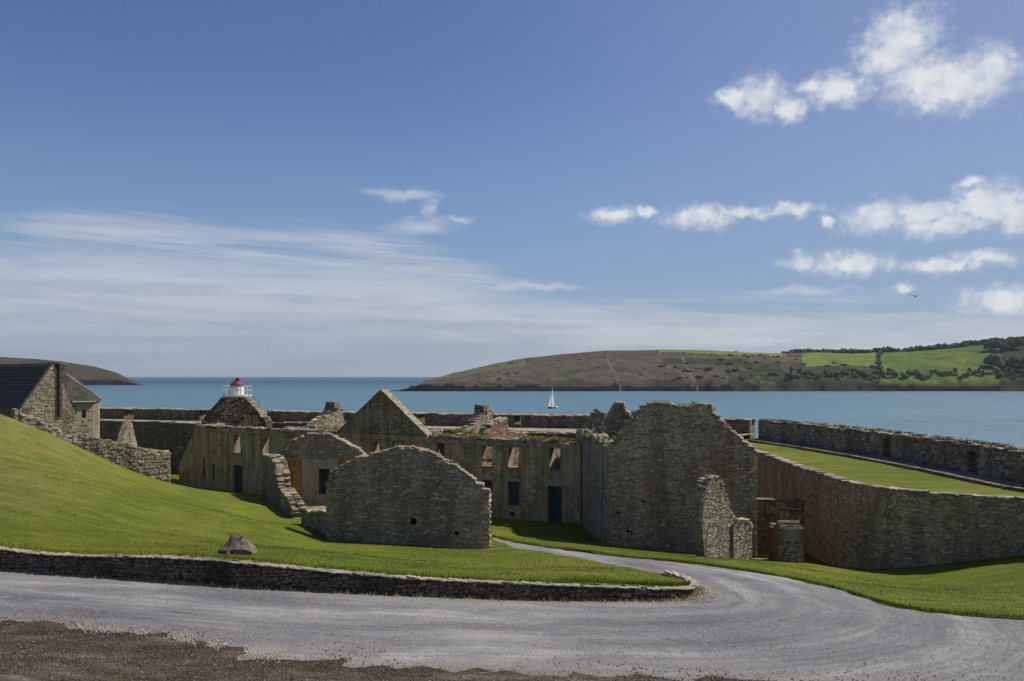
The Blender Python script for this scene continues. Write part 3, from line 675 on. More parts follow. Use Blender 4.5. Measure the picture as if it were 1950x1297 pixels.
def land(name, sil, d0, depth, cols, rows, colfn, seed, x_ext=0, cliff=0.2):
    px = np.array([s[0] for s in sil], float); py = np.array([s[1] for s in sil], float); hf = np.clip((py.max() - 3 - py)/55, 0.04, 1); dr = d0 + depth*0.55*hf
    xs = (px - CX)/F*dr; zr = np.maximum(CZ + (HY - py)/F*dr, 0)
    X = np.linspace(xs[0], xs[-1], cols); ZR = np.interp(X, xs, zr); HFX = np.interp(X, xs, hf)
    T = np.concatenate([np.linspace(0, 0.08, 8), np.linspace(0.1, 1.6, rows-8)])
    V = []; col = []
    for j, t in enumerate(T):
        for i, x in enumerate(X):
            zr_ = ZR[i]; wv = 18*noise.noise(Vector((x*0.006, seed, 0))) + 8*noise.noise(Vector((x*0.03, seed, 4)))
            yy = d0 + depth*0.55*HFX[i]*t + wv*max(0, 1-t*1.2)*HFX[i]
            k = 10 if zr_ > 14 else zr_*0.7
            rise = min(1, t/0.06)*k
            if t <= 1: z = rise + (zr_-k)*(math.sin(min(1, max(0, t-0.02)/0.98)*math.pi/2)**0.9)
            else: z = zr_ - (t-1)**2*zr_*0.9
            a = min(1, zr_/25)*(1 if t < 0.85 else max(0.15, 1-(t-0.85)*6))
            nz = 3.0*noise.noise(Vector((x*0.012, yy*0.012, seed))) + 1.3*noise.noise(Vector((x*0.05, yy*0.04, seed+3)))
            if t < 0.15: nz += 3.0*noise.noise(Vector((x*0.06, yy*0.1, seed+7)))
            z += nz*a*min(1, t*8+0.05)
            if t == 0: z = -2
            V.append((x, yy, z))
            col.append(colfn(CX + x/yy*F, HY - (z-CZ)/yy*F, x, yy, t, z))
    fs = [(j*cols+i, j*cols+i+1, (j+1)*cols+i+1, (j+1)*cols+i) for j in range(len(T)-1) for i in range(cols-1)]
    m, g, b = new_mat(name + '_cover'); at = g.node('ShaderNodeAttribute'); at.attribute_name = 'cover'; p = pos(g)
    n1 = g.noise(p, 0.05, 6, 0.7); n2 = g.noise(p, 0.2, 5, 0.7)
    c = g.mix(0.8, at.outputs['Color'], g.ramp(n1, [(0.3, (0.6,)*3), (0.7, (1.35,)*3)]), 'MULTIPLY')
    c = g.mix(0.6, c, g.ramp(n2, [(0.3, (0.6,)*3), (0.7, (1.35,)*3)]), 'MULTIPLY')
    g.l.new(c, b.inputs['Base Color']); b.inputs['Roughness'].default_value = 1.0; b.inputs['Specular IOR Level'].default_value = 0.0
    bump(g, b, n1, 4.0, 0.6)
    o = mk(name, V, fs, m, smooth=True, kind='structure')
    a = o.data.attributes.new('cover', 'FLOAT_COLOR', 'POINT'); a.data.foreach_set('color', np.array([(*c, 1) for c in col], dtype=np.float32).ravel())
    return o, X, T, V
def hill_col(px, py, x, y, t, z):
    nn = noise.noise(Vector((x*0.02, y*0.02, 1))); n2 = noise.noise(Vector((x*0.08, y*0.08, 2)))
    heath = (0.094+0.03*nn, 0.080+0.02*nn, 0.064+0.015*nn); scrub = (0.045, 0.055, 0.03); green = (0.14, 0.185, 0.045); rock = (0.016, 0.019, 0.024)
    c = heath
    if nn*0.9+n2*0.5 > 0.30: c = (0.07, 0.070, 0.042)
    if px < 1000 and t > 0.35: c = (0.11, 0.115, 0.06)
    if py > 735 + 6*n2 + 4*nn or t < 0.03: c = rock
    w = 2.5*nn
    if 1255 < px < 1495 and t > 0.60 and py < 683+w: c = green
    if 1370 < px < 1668 and py > 690 + 8*nn and nn + n2 > -0.25: c = scrub
    if 1260 < px < 1420 and 683 < py < 694 + 8*nn: c = scrub
    if 1528 < px < 1672 and py < 697+w and t < 1.1: c = (0.14, 0.175, 0.05)
    if 1672 < px < 1905 and py < 732+w and t < 1.1: c = (0.10+0.04*nn, 0.135+0.04*nn, 0.042)
    if 1668 < px < 1676 and py < 735: c = scrub
    if px >= 1905: c = scrub
    for hx in (1160, 1305):                       # field walls running down the heath
        if abs(px - hx - (py-690)*0.45) < 1.6 and py > 676: c = (0.16, 0.14, 0.12)
    return c
SIL = [(735,748),(760,743),(790,736),(830,720),(900,702),(980,686),(1060,675),(1150,668),(1260,666),(1330,668),(1400,671),(1500,673),(1600,673),(1700,671),(1800,664),(1880,656),(1950,650),(2150,640),(2500,640)]
hill, HX, HT, HV = land('hill', SIL, 1160, 520, 620, 64, hill_col, 3.3)
hill.name = 'hill'
def left_col(px, py, x, y, t, z):
    nn = noise.noise(Vector((x*0.012, y*0.012, 5)))
    if t < 0.05: return (0.05, 0.05, 0.055)
    return (0.06+0.03*nn, 0.058+0.02*nn, 0.034) if t > 0.55 else (0.07+0.03*nn, 0.052+0.02*nn, 0.043)
left, *_ = land('headland', [(-700,670),(-300,672),(0,680),(60,683),(110,688),(165,696),(208,707),(240,721),(262,730),(274,733)], 1960, 520, 260, 40, left_col, 9.1)

# scrub and woodland on the far hill
def blob(r):
    v = []; fs = []; n, m = 7, 4
    for j in range(m+1):
        a = math.pi*j/m
        for i in range(n):
            b = 2*math.pi*i/n; k = r.uniform(0.75, 1.2); v.append((k*math.sin(a)*math.cos(b), k*math.sin(a)*math.sin(b), k*math.cos(a)))
    fs = [(j*n+i, (j+1)*n+i, (j+1)*n+(i+1) % n, j*n+(i+1) % n) for j in range(m) for i in range(n)]
    return np.array(v), fs
BL = [blob(random.Random(100+i)) for i in range(10)]
def foliage(name, items, mat, parent=None, kind='stuff', puff=5):
    V = []; Fc = []; n = 0
    for (x, y, z, r, h) in items:
        for k in range(puff):
            b, f = BL[rnd.randrange(10)]; s = rnd.uniform(0.35, 0.65)
            o = np.array([rnd.uniform(-0.6, 0.6)*r, rnd.uniform(-0.6, 0.6)*r, h*rnd.uniform(0.3, 0.85)]); sc = np.array([r*s, r*s, h*s*0.6])
            V.append(b*sc + o + np.array([x, y, z])); Fc += [tuple(q+n for q in w) for w in f]; n += len(b)
    return mk(name, np.concatenate(V), Fc, mat, parent, kind=kind)
HVa = np.array(HV).reshape(len(HT), len(HX), 3)
def hill_at(px, t):
    j = int(np.argmin(abs(HT - t))); row = HVa[j]; pp = CX + row[:, 0]/row[:, 1]*F; i = int(np.argmin(abs(pp-px))); return row[i]
M_wood = plain('woodland_leaves', (0.075, 0.088, 0.048), 0.9, var=0.45, sc=0.15)
wood = []
for px in np.arange(1492, 2400, 2.6):
    for k in range(2):
        h = hill_at(px+rnd.uniform(-3, 3), rnd.uniform(0.93, 1.12)); s = 1.0 if px > 1510 else 0.6
        g_ = 6.5 + 3*noise.noise(Vector((px*0.03, 0, 0)))
        if px > 1780: g_ *= 1.15
        wood.append((h[0], h[1], h[2]-1, rnd.uniform(4, 7), g_*s*rnd.uniform(0.8, 1.25)))
o = foliage('woodland', wood, M_wood); tag(o, 'dark belt of far woodland along the ridge of the green hill', 'wood')
scr = []
for _ in range(420):
    px = rnd.uniform(780, 1930); t = rnd.uniform(0.05, 0.9); k = noise.noise(Vector((px*0.012, t*4, 3)))
    band = (1370 < px < 1700 and t < 0.62) or (1260 < px < 1500 and t < 0.35)
    if px > 1672 and px < 1905 and t > 0.16: continue
    if 1525 < px < 1672 and t > 0.42: continue
    if not band and k < 0.25: continue
    h = hill_at(px, t); s = rnd.uniform(2.5, 6.5) if band else rnd.uniform(1.8, 4.5)
    scr.append((h[0], h[1], h[2]-0.9, s, s*0.65))
for px in np.arange(1500, 1960, 5):
    h = hill_at(px, rnd.uniform(0.08, 0.2)); scr.append((h[0], h[1], h[2]-1, rnd.uniform(3, 6), rnd.uniform(4, 8)))
for tt in np.arange(0.2, 0.95, 0.03):
    h = hill_at(1676+rnd.uniform(-2, 2), tt); scr.append((h[0], h[1], h[2]-0.5, 2.6, 4))
for px in np.arange(1262, 1490, 6):
    h = hill_at(px, 0.6); scr.append((h[0], h[1], h[2]-0.5, 2.2, 2.5))
o = foliage('scrub', scr, M_wood, puff=4); tag(o, 'dark scrub and hedges scattered over the heather slope across the water', 'scrub')
def tree(px, t, r, h, label):
    b = hill_at(px, t); e = thing('tree', tuple(map(float, b)), label, 'tree', 'trees at the right end of the hill')
    m = MB(); m.tube((b[0], b[1], b[2]-1), (b[0]+0.3, b[1], b[2]+h*0.6), 0.5, 6, 0.2); m.tube((b[0], b[1], b[2]+h*0.3), (b[0]+r*0.5, b[1], b[2]+h*0.65), 0.25, 5, 0.1); m.out('trunk', M_soil, e)
    foliage('crown', [(b[0], b[1], b[2]+h*0.15, r, h)], M_wood, e, kind=None, puff=11)
for i in range(16):
    px = 1884 + (i % 8)*9.5 + rnd.uniform(-3, 3); t = 0.22 + 0.45*(i//8) + rnd.uniform(-0.08, 0.08)
    tree(px, t, rnd.uniform(6, 9), rnd.uniform(10, 15), 'dark bushy tree low in the grove at the right end of the far hill' if i < 8 else 'dark tree in the upper row of the grove right on the far hill')

HZ = MB(); HZ.box((0, 6000, 60), (26000, 14000, 170))
hm = bpy.data.materials.new('thin_air'); hm.use_nodes = True; hn = hm.node_tree; hn.nodes.clear()
ho = hn.nodes.new('ShaderNodeOutputMaterial'); hv = hn.nodes.new('ShaderNodeVolumePrincipled'); hn.links.new(hv.outputs[0], ho.inputs['Volume'])
hv.inputs['Color'].default_value = (0.80, 0.86, 0.95, 1); hv.inputs['Density'].default_value = 0.000035; hv.inputs['Anisotropy'].default_value = 0.2
HZ.out('haze', hm, kind='stuff')

# ------------------------------------------------------------------ sailing boat and bird
bx, by = 24.8, 545.0
b = thing('sailing_boat', (bx, by, 0), 'small dark hulled sailing boat with one tall white sail, out on the water', 'boat')
ang = math.radians(48)
def bp(l, w, z): return (bx + l*math.cos(ang) - w*math.sin(ang), by + l*math.sin(ang) + w*math.cos(ang), z)
st = [(-4.2, 0.15, 1.15, 0.5), (-3, 0.8, 1.0, 0.1), (-1, 1.3, 0.9, -0.3), (1.2, 1.35, 0.9, -0.35), (3.0, 1.1, 0.95, -0.1)]
V = []; 
for l, w, zt, zb in st: V += [bp(l, -w, zt), bp(l, -w*0.6, zb-0.2), bp(l, w*0.6, zb-0.2), bp(l, w, zt)]
Fq = [(k*4+i, k*4+(i+1) % 4, k*4+4+(i+1) % 4, k*4+4+i) for k in range(4) for i in range(4)] + [(0, 1, 2, 3), (19, 18, 17, 16)]
mk('hull', V, Fq, M_hull, b)
m = MB(); m.box(bp(-0.3, 0, 1.2), (3.0, 1.5, 0.6), ang, taper=0.8); m.out('cabin', M_white, b)
m = MB(); m.box(bp(3.3, 0, 1.0), (1.6, 1.7, 1.2), ang, taper=0.75); m.out('stern_hood', M_sail, b)
m = MB(); m.tube(bp(-0.2, 0, 0.9), bp(-0.2, 0, 13.2), 0.09, 6, 0.06); m.out('mast', M_white, b)
m = MB(); m.tube(bp(-0.2, 0, 2.1), bp(2.4, 0, 2.1), 0.07, 6); m.out('boom', M_white, b)
V = []; Fq = []
for i in range(9):
    t = i/8; z = 2.2 + 10.6*t; w = 2.5*(1-t)**0.8 + 0.06
    for k in range(5):
        s = k/4; V.append(bp(-0.15 + w*s, 0.28*math.sin(math.pi*s)*(1-t*0.6), z))
Fq = [(i*5+k, i*5+k+1, i*5+k+6, i*5+k+5) for i in range(8) for k in range(4)]
mk('mainsail', V, Fq, M_sail, b, smooth=True)
V = []; 
for i in range(7):
    t = i/6; z = 1.4 + 9.0*t; x0 = -3.9 + 3.6*t; w = 2.6*(1-t) + 0.04
    w = min(w, -0.35 - x0) if x0 < -0.4 else 0.04
    for k in range(4): V.append(bp(x0 + w*k/3, 0.22*math.sin(math.pi*k/3), z))
mk('jib', V, [(i*4+k, i*4+k+1, i*4+k+5, i*4+k+4) for i in range(6) for k in range(3)], M_sail, b, smooth=True)

bc = Vector(P(1743, 564, 92)); e = thing('bird', bc, 'dark bird gliding with spread wings above the far fields', 'bird')
m = MB(); prof = [(0.012, -0.26), (0.05, -0.18), (0.075, -0.04), (0.07, 0.08), (0.045, 0.17), (0.035, 0.22), (0.01, 0.27)]
m.lathe((0, 0, 0), prof, 10)
vv = [(bc.x + z*0.75 , bc.y + z*0.66, bc.z + y*0.8 + x*0.0) for (x, y, z) in m.v]
vv = [(bc.x + z*0.8 - x*0.6, bc.y + z*0.6 + x*0.8, bc.z + y) for (x, y, z) in m.v]
mk('body', vv, m.f, M_bird, e, smooth=True)
for sgn, up in ((-1, 0.10), (1, 0.22)):
    V = []
    for k, (s, ch, zz_) in enumerate([(0.03, 0.2, 0.0), (0.28, 0.2, up*0.8), (0.52, 0.13, up*1.0), (0.66, 0.03, up*0.8)]):
        for c_, th in ((-0.5, 0), (0, 0.018), (0.5, 0), (0, -0.012)):
            V.append((bc.x + sgn*s, bc.y + c_*ch + 0.05*k, bc.z + zz_ + th))
    mk('wing', V, [(k*4+i, k*4+(i+1) % 4, k*4+4+(i+1) % 4, k*4+4+i) for k in range(3) for i in range(4)] + [(3, 2, 1, 0), (12, 13, 14, 15)], M_bird, e)
m = MB(); m.box((bc.x-0.24, bc.y-0.19, bc.z), (0.16, 0.1, 0.02), 0.6, taper=0.6); m.out('tail', M_bird, e)

# ------------------------------------------------------------------ ramparts
def boxline(W, u0, u1, z0, z1, th, front, mb): W.slab([(u0, z0), (u1, z0), (u1, z1), (u0, z1)], th=th, front=front, mb=mb)
PT = 16.4; TZ = 14.85
def rampart(pts, gaps, label, top=PT, foot=8.0, sill=15.35, th=1.9, name='rampart'):
    e = thing(name, (*pts[0], foot), label, 'wall')
    body = MB()
    for k in range(len(pts)-1):
        W = Wall(pts[k], pts[k+1]); us = []
        for (a, b_) in gaps:
            u0, u1 = W.uv(a, 800)[0], W.uv(b_, 800)[0]
            if 0 < u0 < W.L or 0 < u1 < W.L: us.append((u0, u1))
        W.slab([(-0.02, foot), (W.L+0.02, foot), (W.L+0.02, sill), (-0.02, sill)], th=th, front=0, mb=body)
        u = 0.0
        for (a, b_) in sorted(us) + [(W.L, W.L)]:
            if a - u > 0.3:
                m = MB(); line = ragged([(u, top), (a, top)], 0.8, 0.035)
                W.slab([(u, sill+0.003), (a, sill+0.003)] + line[::-1], th=th-0.02, front=-0.01, mb=m); m.out('merlon', M_ramp, e)
                place_stones(e, capstones(W, line, th, sw=(0.5, 0.95), sh=(0.08, 0.13), rows=2), M_grey, 'coping_stone', cap=40)
            u = b_
    body.out('wall_body', M_ramp, e)
    return e
sea_line = [G2(140, 99), G2(380, 93), G2(640, 87), G2(1120, 79), G2(1428, 72.3)]
rampart(sea_line, [(236, 254), (383, 392), (498, 509), (796, 809), (980, 992)], 'long dark sea rampart with narrow gun gaps, behind the ruined barracks')
right_line = [G2(1444, 71.5), G2(1560, 63.0), G2(1656, 56.8), G2(1800, 48.5), G2(1960, 41.0), (27, 30)]
e = thing('rampart', (*right_line[0], 8), 'long curved parapet wall with firing step along the right of the raised grass terrace', 'wall')
for k in range(len(right_line)-1):
    W = Wall(right_line[k], right_line[k+1]); line = ragged([(0, PT), (W.L+0.05, PT)], 0.6, 0.06)
    holes = []
    for hx in (1688, 1852):
        u = W.uv(hx, 850)[0]
        if 0.6 < u < W.L-0.6: holes.append([(u-0.4, TZ+0.16), (u+0.4, TZ+0.16), (u+0.4, TZ+1.25), (u-0.4, TZ+1.25)])
    m = W.slab([(0, 6), (W.L+0.05, 6)] + line[::-1], holes, th=1.5); m.out('wall_body', M_ramp, e)
    st_ = course(W, [(0, TZ+0.12), (W.L, TZ+0.12), (W.L, PT-0.05), (0, PT-0.05)], holes, sw=(0.25, 0.6), sh=(0.13, 0.24))
    place_stones(e, st_, M_grey, cap=75, mat2=M_brown)
    place_stones(e, capstones(W, line, 1.5, sw=(0.25, 0.5), sh=(0.06, 0.12), rows=3), M_grey, 'coping_stone', cap=30)
    tufts('wall_top_grass', [W.w(rnd.random()*W.L, PT+0.07, -rnd.uniform(0.1, 1.4)) for _ in range(int(W.L*7))], M_moss2, e, size=(0.05, 0.14), n=16, spread=0.22)
    m = W.slab([(-0.1, TZ-0.6), (W.L+0.1, TZ-0.6), (W.L+0.1, TZ+0.12), (-0.1, TZ+0.12)], th=1.5, front=1.5)
    m.out('firing_step', M_mortar, e)

# terrace grass between retaining wall and parapet
ret = [G2(1446, 59.6), G2(1503, 51.8), G2(1554, 47.1), G2(1605, 43.2), G2(1639, 41.7), G2(1690, 40.4), G2(1741, 39.5), G2(1809, 38.4), G2(1877, 37.5), G2(1950, 37.0), G2(2150, 34.5)]
ret = [(16.35, 66)] + ret
tp = [(a, b) for a, b in ret] + [(31, 30), (31, 45), (29, 60), (27, 73), (16.4, 74)]
tq = []
X, Y = np.meshgrid(np.arange(15, 31, 0.7), np.arange(30, 74, 0.7)); q = np.stack([X.ravel(), Y.ravel()], 1); q = q[inpoly(q, tp)]
v, f = cdt(tp, inner=q); va = np.array(v)
mk('terrace_lawn', [(a, b_, TZ - 0.03 + 0.05*noise.noise(Vector((a*0.4, b_*0.4, 2)))) for a, b_ in v], f, M_grass, smooth=True, kind='structure')
e = thing('retaining_wall', (*ret[0], 9), 'tall curving rubble retaining wall holding up the grass terrace on the right', 'wall')
lst = []; cop = []
for k in range(len(ret)-1):
    W = Wall(ret[k], ret[k+1]); zb = min(lz(*ret[k]), lz(*ret[k+1])) - 0.8
    m = W.slab([(-0.02, zb), (W.L+0.02, zb), (W.L+0.02, TZ), (-0.02, TZ)], th=0.7, front=0.0); m.out('wall_body', M_mort_warm, e)
    lst += course(W, [(0, zb+0.4), (W.L, zb+0.4), (W.L, TZ-0.08), (0, TZ-0.08)], sw=(0.14, 0.40), sh=(0.075, 0.15))
    cop += capstones(W, [(0, TZ+0.02), (W.L, TZ+0.02)], 0.5, sw=(0.35, 0.7), sh=(0.05, 0.075), rows=1, front=0.03)
place_stones(e, lst, M_brown, cap=300, mat2=M_warm); place_stones(e, cop, M_pale, 'coping_stone', cap=60)

# inner rampart at far left, in shade, and its lit ruined tooth
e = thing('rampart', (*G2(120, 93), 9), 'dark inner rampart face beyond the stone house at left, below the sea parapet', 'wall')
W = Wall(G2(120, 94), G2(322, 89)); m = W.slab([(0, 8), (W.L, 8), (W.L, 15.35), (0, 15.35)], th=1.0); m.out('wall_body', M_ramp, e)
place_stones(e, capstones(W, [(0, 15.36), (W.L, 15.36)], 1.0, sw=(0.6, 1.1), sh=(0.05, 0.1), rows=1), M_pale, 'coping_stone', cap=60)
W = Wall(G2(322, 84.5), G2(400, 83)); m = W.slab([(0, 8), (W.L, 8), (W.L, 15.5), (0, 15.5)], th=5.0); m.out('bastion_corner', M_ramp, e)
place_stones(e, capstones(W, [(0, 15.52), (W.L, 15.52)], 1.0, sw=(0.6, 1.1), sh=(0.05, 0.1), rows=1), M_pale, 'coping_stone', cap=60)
mk('rampart_walk', [(*G2(120, 94.9), 15.3), (*G2(322, 89.9), 15.3), (*G2(420, 88), 15.3), (*G2(1000, 76), 15.3), (*G2(1390, 68), 15.3), (*G2(1440, 72), 15.3), (*G2(1120, 79.6), 15.3), (*G2(640, 87.6), 15.3), (*G2(380, 93.6), 15.3), (*G2(120, 99.6), 15.3)],
   [(0, 1, 8, 9), (1, 2, 7, 8), (2, 3, 6, 7), (3, 4, 5, 6)], M_ledge, kind='structure')
W = Wall(G2(233, 66), G2(262, 67.6)); W2 = Wall(G2(228, 64.5), G2(264, 67.5))
e = thing('ruined_gable', (*G2(245, 66), 12), 'small pale pointed gable stub between the dark ramparts at left', 'ruin')
ol = [W2.uv(232, 880), W2.uv(264, 880), W2.uv(262, 850), W2.uv(252, 806), W2.uv(248, 802), W2.uv(242, 815), W2.uv(233, 845)]
m = W2.slab(ol, th=0.5); m.out('wall_body', M_lime, e)
place_stones(e, course(W2, ol, sw=(0.2, 0.4), sh=(0.12, 0.2)), M_warm, cap=60)

# ------------------------------------------------------------------ lighthouse
lx, ly = G2(450, 92); z0 = 15.4
e = thing('lighthouse', (lx, ly, z0), 'small white harbour lighthouse with red top behind the ruined barracks', 'lighthouse')
zz_ = lambda y: CZ - (y-HY)/F*92
m = MB(); m.lathe((lx, ly, 0), [(1.35, z0-0.5), (1.25, zz_(756))], 20); m.out('tower', M_white, e, smooth=False)
m = MB(); m.lathe((lx+0.1, ly, 0), [(1.22, zz_(757)), (1.45, zz_(755)), (1.45, zz_(752)), (1.38, zz_(752))], 20); m.out('gallery', M_white, e)
m = MB()
for i in range(12):
    a = 2*math.pi*i/12; m.tube((lx+0.1+1.4*math.cos(a), ly+1.4*math.sin(a), zz_(752)), (lx+0.1+1.4*math.cos(a), ly+1.4*math.sin(a), zz_(735)), 0.025, 5)
    for zq in (zz_(735), zz_(743)):
        b2 = 2*math.pi*(i+1)/12; m.tube((lx+0.1+1.4*math.cos(a), ly+1.4*math.sin(a), zq), (lx+0.1+1.4*math.cos(b2), ly+1.4*math.sin(b2), zq), 0.022, 5)
m.out('railing', M_white, e)
m = MB(); m.lathe((lx, ly, 0), [(0.82, zz_(752)), (0.80, zz_(737))], 12); m.out('lantern_room', M_white, e)
m = MB(); m.lathe((lx, ly, 0), [(0.62, zz_(737)), (0.62, zz_(731))], 12); m.out('lantern_glass', M_glass, e)
m = MB(); m.lathe((lx+0.05, ly, 0), [(0.66, zz_(732)), (0.62, zz_(731)), (0.30, zz_(726)), (0.18, zz_(724))], 14); m.out('roof', M_redp, e)
m = MB(); m.lathe((lx+0.15, ly, 0), [(0.16, zz_(725)), (0.25, zz_(723)), (0.22, zz_(720)), (0.1, zz_(719))], 12); m.out('vent_cowl', M_redp, e)
e = thing('railing', (*G2(482, 90), 15.3), 'light iron hand railing to the right of the white lighthouse', 'railing')
m = MB()
for px in (473, 480, 487, 494): m.tube(P(px, 805, 90), P(px, 752 + (px-473)*0.5, 90), 0.03, 5)
for dy in (0, 12): m.tube(P(472, 752+dy, 90), P(495, 763+dy, 90), 0.03, 5)
m.out('rail', M_iron, e)
e = thing('white_post', (*G2(499, 88), 15.3), 'short white masonry post on the rampart right of the lighthouse', 'post')
m = MB(); m.box((*G2(499, 86), 15.75), (0.7, 0.7, 1.3), 0.2, taper=0.92); m.out('shaft', M_white, e)
m = MB(); m.box((*G2(499, 86), 16.45), (0.82, 0.82, 0.12), 0.2); m.out('cap', M_white, e)

# ------------------------------------------------------------------ long ruined barracks
FW = Wall((-26.6, 74.2), (4.25, 55.0)); LZ = 15.8
bar = thing('ruined_barracks', (*FW.A, 10.6), 'long roofless two storey barracks with a pointed central pediment and stained walls', 'ruin')
up_w = [(445,829,458,862), (500,834,512,866), (711,842,723,864), (745,842,757,866), (831,844,846,876), (917,850,937,888), (968,852,988,890), (1047,854,1067,897), (575,838,588,868)]
lo_w = [(918,914,937,965), (967,917,989,963), (600,905,612,945)]
doors = [(443,886,462,950), (1043,926,1070,1004)]
slits = [(385,874,391,912), (403,884,409,914)]
vents = [(922,972,931,980), (970,975,979,983), (735,960,742,966)]
holes = [FW.rect(*r) for r in up_w + lo_w + doors + slits + vents]
top = ragged([(0, LZ-0.02), (FW.L, LZ-0.02)], 0.5, 0.10)
m = FW.slab([(0, 9.8), (FW.L, 9.8)] + top[::-1], holes, th=0.65); m.out('facade', M_facade, bar)
for r in up_w:
    q = FW.rect(*r); m = MB(); FW.slab([(q[0][0]-0.1, q[0][1]-0.13), (q[1][0]+0.1, q[0][1]-0.13), (q[1][0]+0.1, q[0][1]-0.004), (q[0][0]-0.1, q[0][1]-0.004)], th=0.4, front=0.09, mb=m); m.out('window_sill', M_ledge, bar)
def leaf(q, mat, name, back, planks=4, extra=None):
    w = q[1][0]-q[0][0]; h0, h1 = q[0][1], q[2][1]; m = MB(); FW.slab([(q[0][0]-0.02, h0), (q[1][0]+0.02, h0), (q[1][0]+0.02, h1), (q[0][0]-0.02, h1)], th=0.05, front=-back, mb=m)
    o = m.out(name, mat, bar)
    for i in range(planks):
        m = MB(); a = q[0][0] + w*i/planks + 0.012; b_ = q[0][0] + w*(i+1)/planks - 0.012
        FW.slab([(a, h0+0.02), (b_, h0+0.02), (b_, h1-0.02), (a, h1-0.02)], th=0.03, front=-back+0.032, mb=m); m.out('board', mat, o)
    return o
for r in doors:
    d_ = leaf(FW.rect(*r), M_door, 'door', 0.3, 5); q = FW.rect(*r)
    m = MB(); m.box(FW.w(q[1][0]-0.15, 11.75, -0.24), (0.05, 0.08, 0.14)); m.out('handle', M_iron, d_)
for r in slits + vents:
    q = FW.rect(*r); m = MB(); FW.slab([(q[0][0]-.03, q[0][1]-.03), (q[1][0]+.03, q[0][1]-.03), (q[1][0]+.03, q[2][1]+.03), (q[0][0]-.03, q[2][1]+.03)], th=0.05, front=-0.35, mb=m); m.out('dark_backing', M_dark, bar)  # near-black sheet added behind each slit and vent to paint its inner shade
for r in lo_w: leaf(FW.rect(*r), M_shut, 'shutter', 0.22, 3)
for r in lo_w + doors:
    q = FW.rect(*r); m = MB(); a, b_, zt = q[0][0], q[1][0], q[2][1]
    FW.slab([(a-0.16, zt+0.003), (b_+0.16, zt+0.003), (b_+0.16, zt+0.22), (a-0.16, zt+0.22)], th=0.2, front=0.03, mb=m); m.out('lintel', M_plaster, bar)
m = MB(); FW.slab([(-0.1, LZ-0.32), (FW.L+0.05, LZ-0.32), (FW.L+0.05, LZ-0.18), (-0.1, LZ-0.18)], th=0.2, front=0.14, mb=m); m.out('string_course', M_facade, bar)
# pediment
ax, az_ = FW.uv(727, 743); a0 = FW.uv(643, 838)[0]; a1 = FW.uv(816, 832)[0]
tri = [(a0, LZ+0.01), (a1, LZ+0.01), (ax, az_)]
m = FW.slab(tri, th=0.6, front=0.05); ped = m.out('pediment', rubble_mat('pediment_masonry', (0.23, 0.19, 0.125), (0.31, 0.255, 0.17), (0.16, 0.13, 0.085), plaster=0.3, pcol=(0.26, 0.215, 0.14), rust=0.5, mossy=0.4), bar)
for (p, q) in (((a0, LZ), (ax, az_)), ((ax, az_), (a1, LZ))):
    L = math.hypot(q[0]-p[0], q[1]-p[1]); n_ = 9
    for i in range(n_):
        s0, s1 = i/n_ + 0.004, (i+1)/n_ - 0.004; c0 = (p[0]+(q[0]-p[0])*s0, p[1]+(q[1]-p[1])*s0); c1 = (p[0]+(q[0]-p[0])*s1, p[1]+(q[1]-p[1])*s1); h_ = 0.07+rnd.uniform(-0.012, 0.012)
        m = MB(); FW.slab([c0, c1, (c1[0], c1[1]+h_), (c0[0], c0[1]+h_)], th=0.75, front=0.12, mb=m); m.out('coping_stone', M_ledge, ped)
m = MB(); FW.slab([(a0, LZ-0.16), (a1, LZ-0.16), (a1, LZ), (a0, LZ)], th=0.3, front=0.16, mb=m); m.out('moulding', M_facade, ped)
# ledge stones along the wall head, rear wall, cross walls, chimney stubs
cs = capstones(FW, [(0, LZ), (a0, LZ)], 0.62, sw=(0.4, 0.8), sh=(0.08, 0.2), rows=2) + capstones(FW, [(a1, LZ), (FW.L, LZ)], 0.62, sw=(0.4, 0.8), sh=(0.08, 0.2), rows=2)
place_stones(bar, cs, M_pale, 'coping_stone', cap=160)
BK = 6.2
RW = Wall(FW.w(0, 0, -BK)[:2], FW.w(FW.L, 0, -BK)[:2])
rt = ragged([(0, LZ+0.1), (RW.L*0.3, LZ+0.05), (RW.L*0.55, LZ-0.2), (RW.L*0.62, LZ+0.1), (RW.L, LZ+0.05)], 0.7, 0.1)
hs = [[(u, 13.6), (u+0.8, 13.6), (u+0.8, 15.1), (u, 15.1)] for u in (3.1, 6.5, 10, 22, 25.5, 29, 32.6)]
m = RW.slab([(0, 9.8), (RW.L, 9.8)] + rt[::-1], hs, th=0.6); m.out('rear_wall', M_red, bar)
place_stones(bar, capstones(RW, rt[::3], 0.6, sw=(0.5, 1.0), sh=(0.08, 0.18), rows=1), M_pale, 'coping_stone', cap=60)
def cross(u, zpts, th=0.55, mat=None, name='cross_wall'):
    A_ = FW.w(u, 0, -0.66)[:2]; B_ = FW.w(u, 0, -BK)[:2]; W = Wall(A_, B_)
    line = ragged([(W.L*t, z) for t, z in zpts], 0.4, 0.1)
    m = W.slab([(0, 9.8), (W.L, 9.8)] + line[::-1], th=th, front=th/2); m.out(name, mat or M_lime, bar)
    place_stones(bar, capstones(W, line, th, sw=(0.25, 0.5), sh=(0.1, 0.2), rows=2, front=th/2), M_warm, 'stone', cap=26)
    return W
U = lambda px: FW.uv(px, 830)[0]
cross(0.3, [(0, LZ), (1, LZ)]); cross(U(1098), [(0, LZ), (1, LZ-0.3)])
cross(U(572), [(0, LZ+0.1), (0.35, LZ+1.0), (0.5, LZ+1.75), (0.62, LZ+1.7), (0.68, LZ+0.4), (1, LZ+0.2)], 0.8)
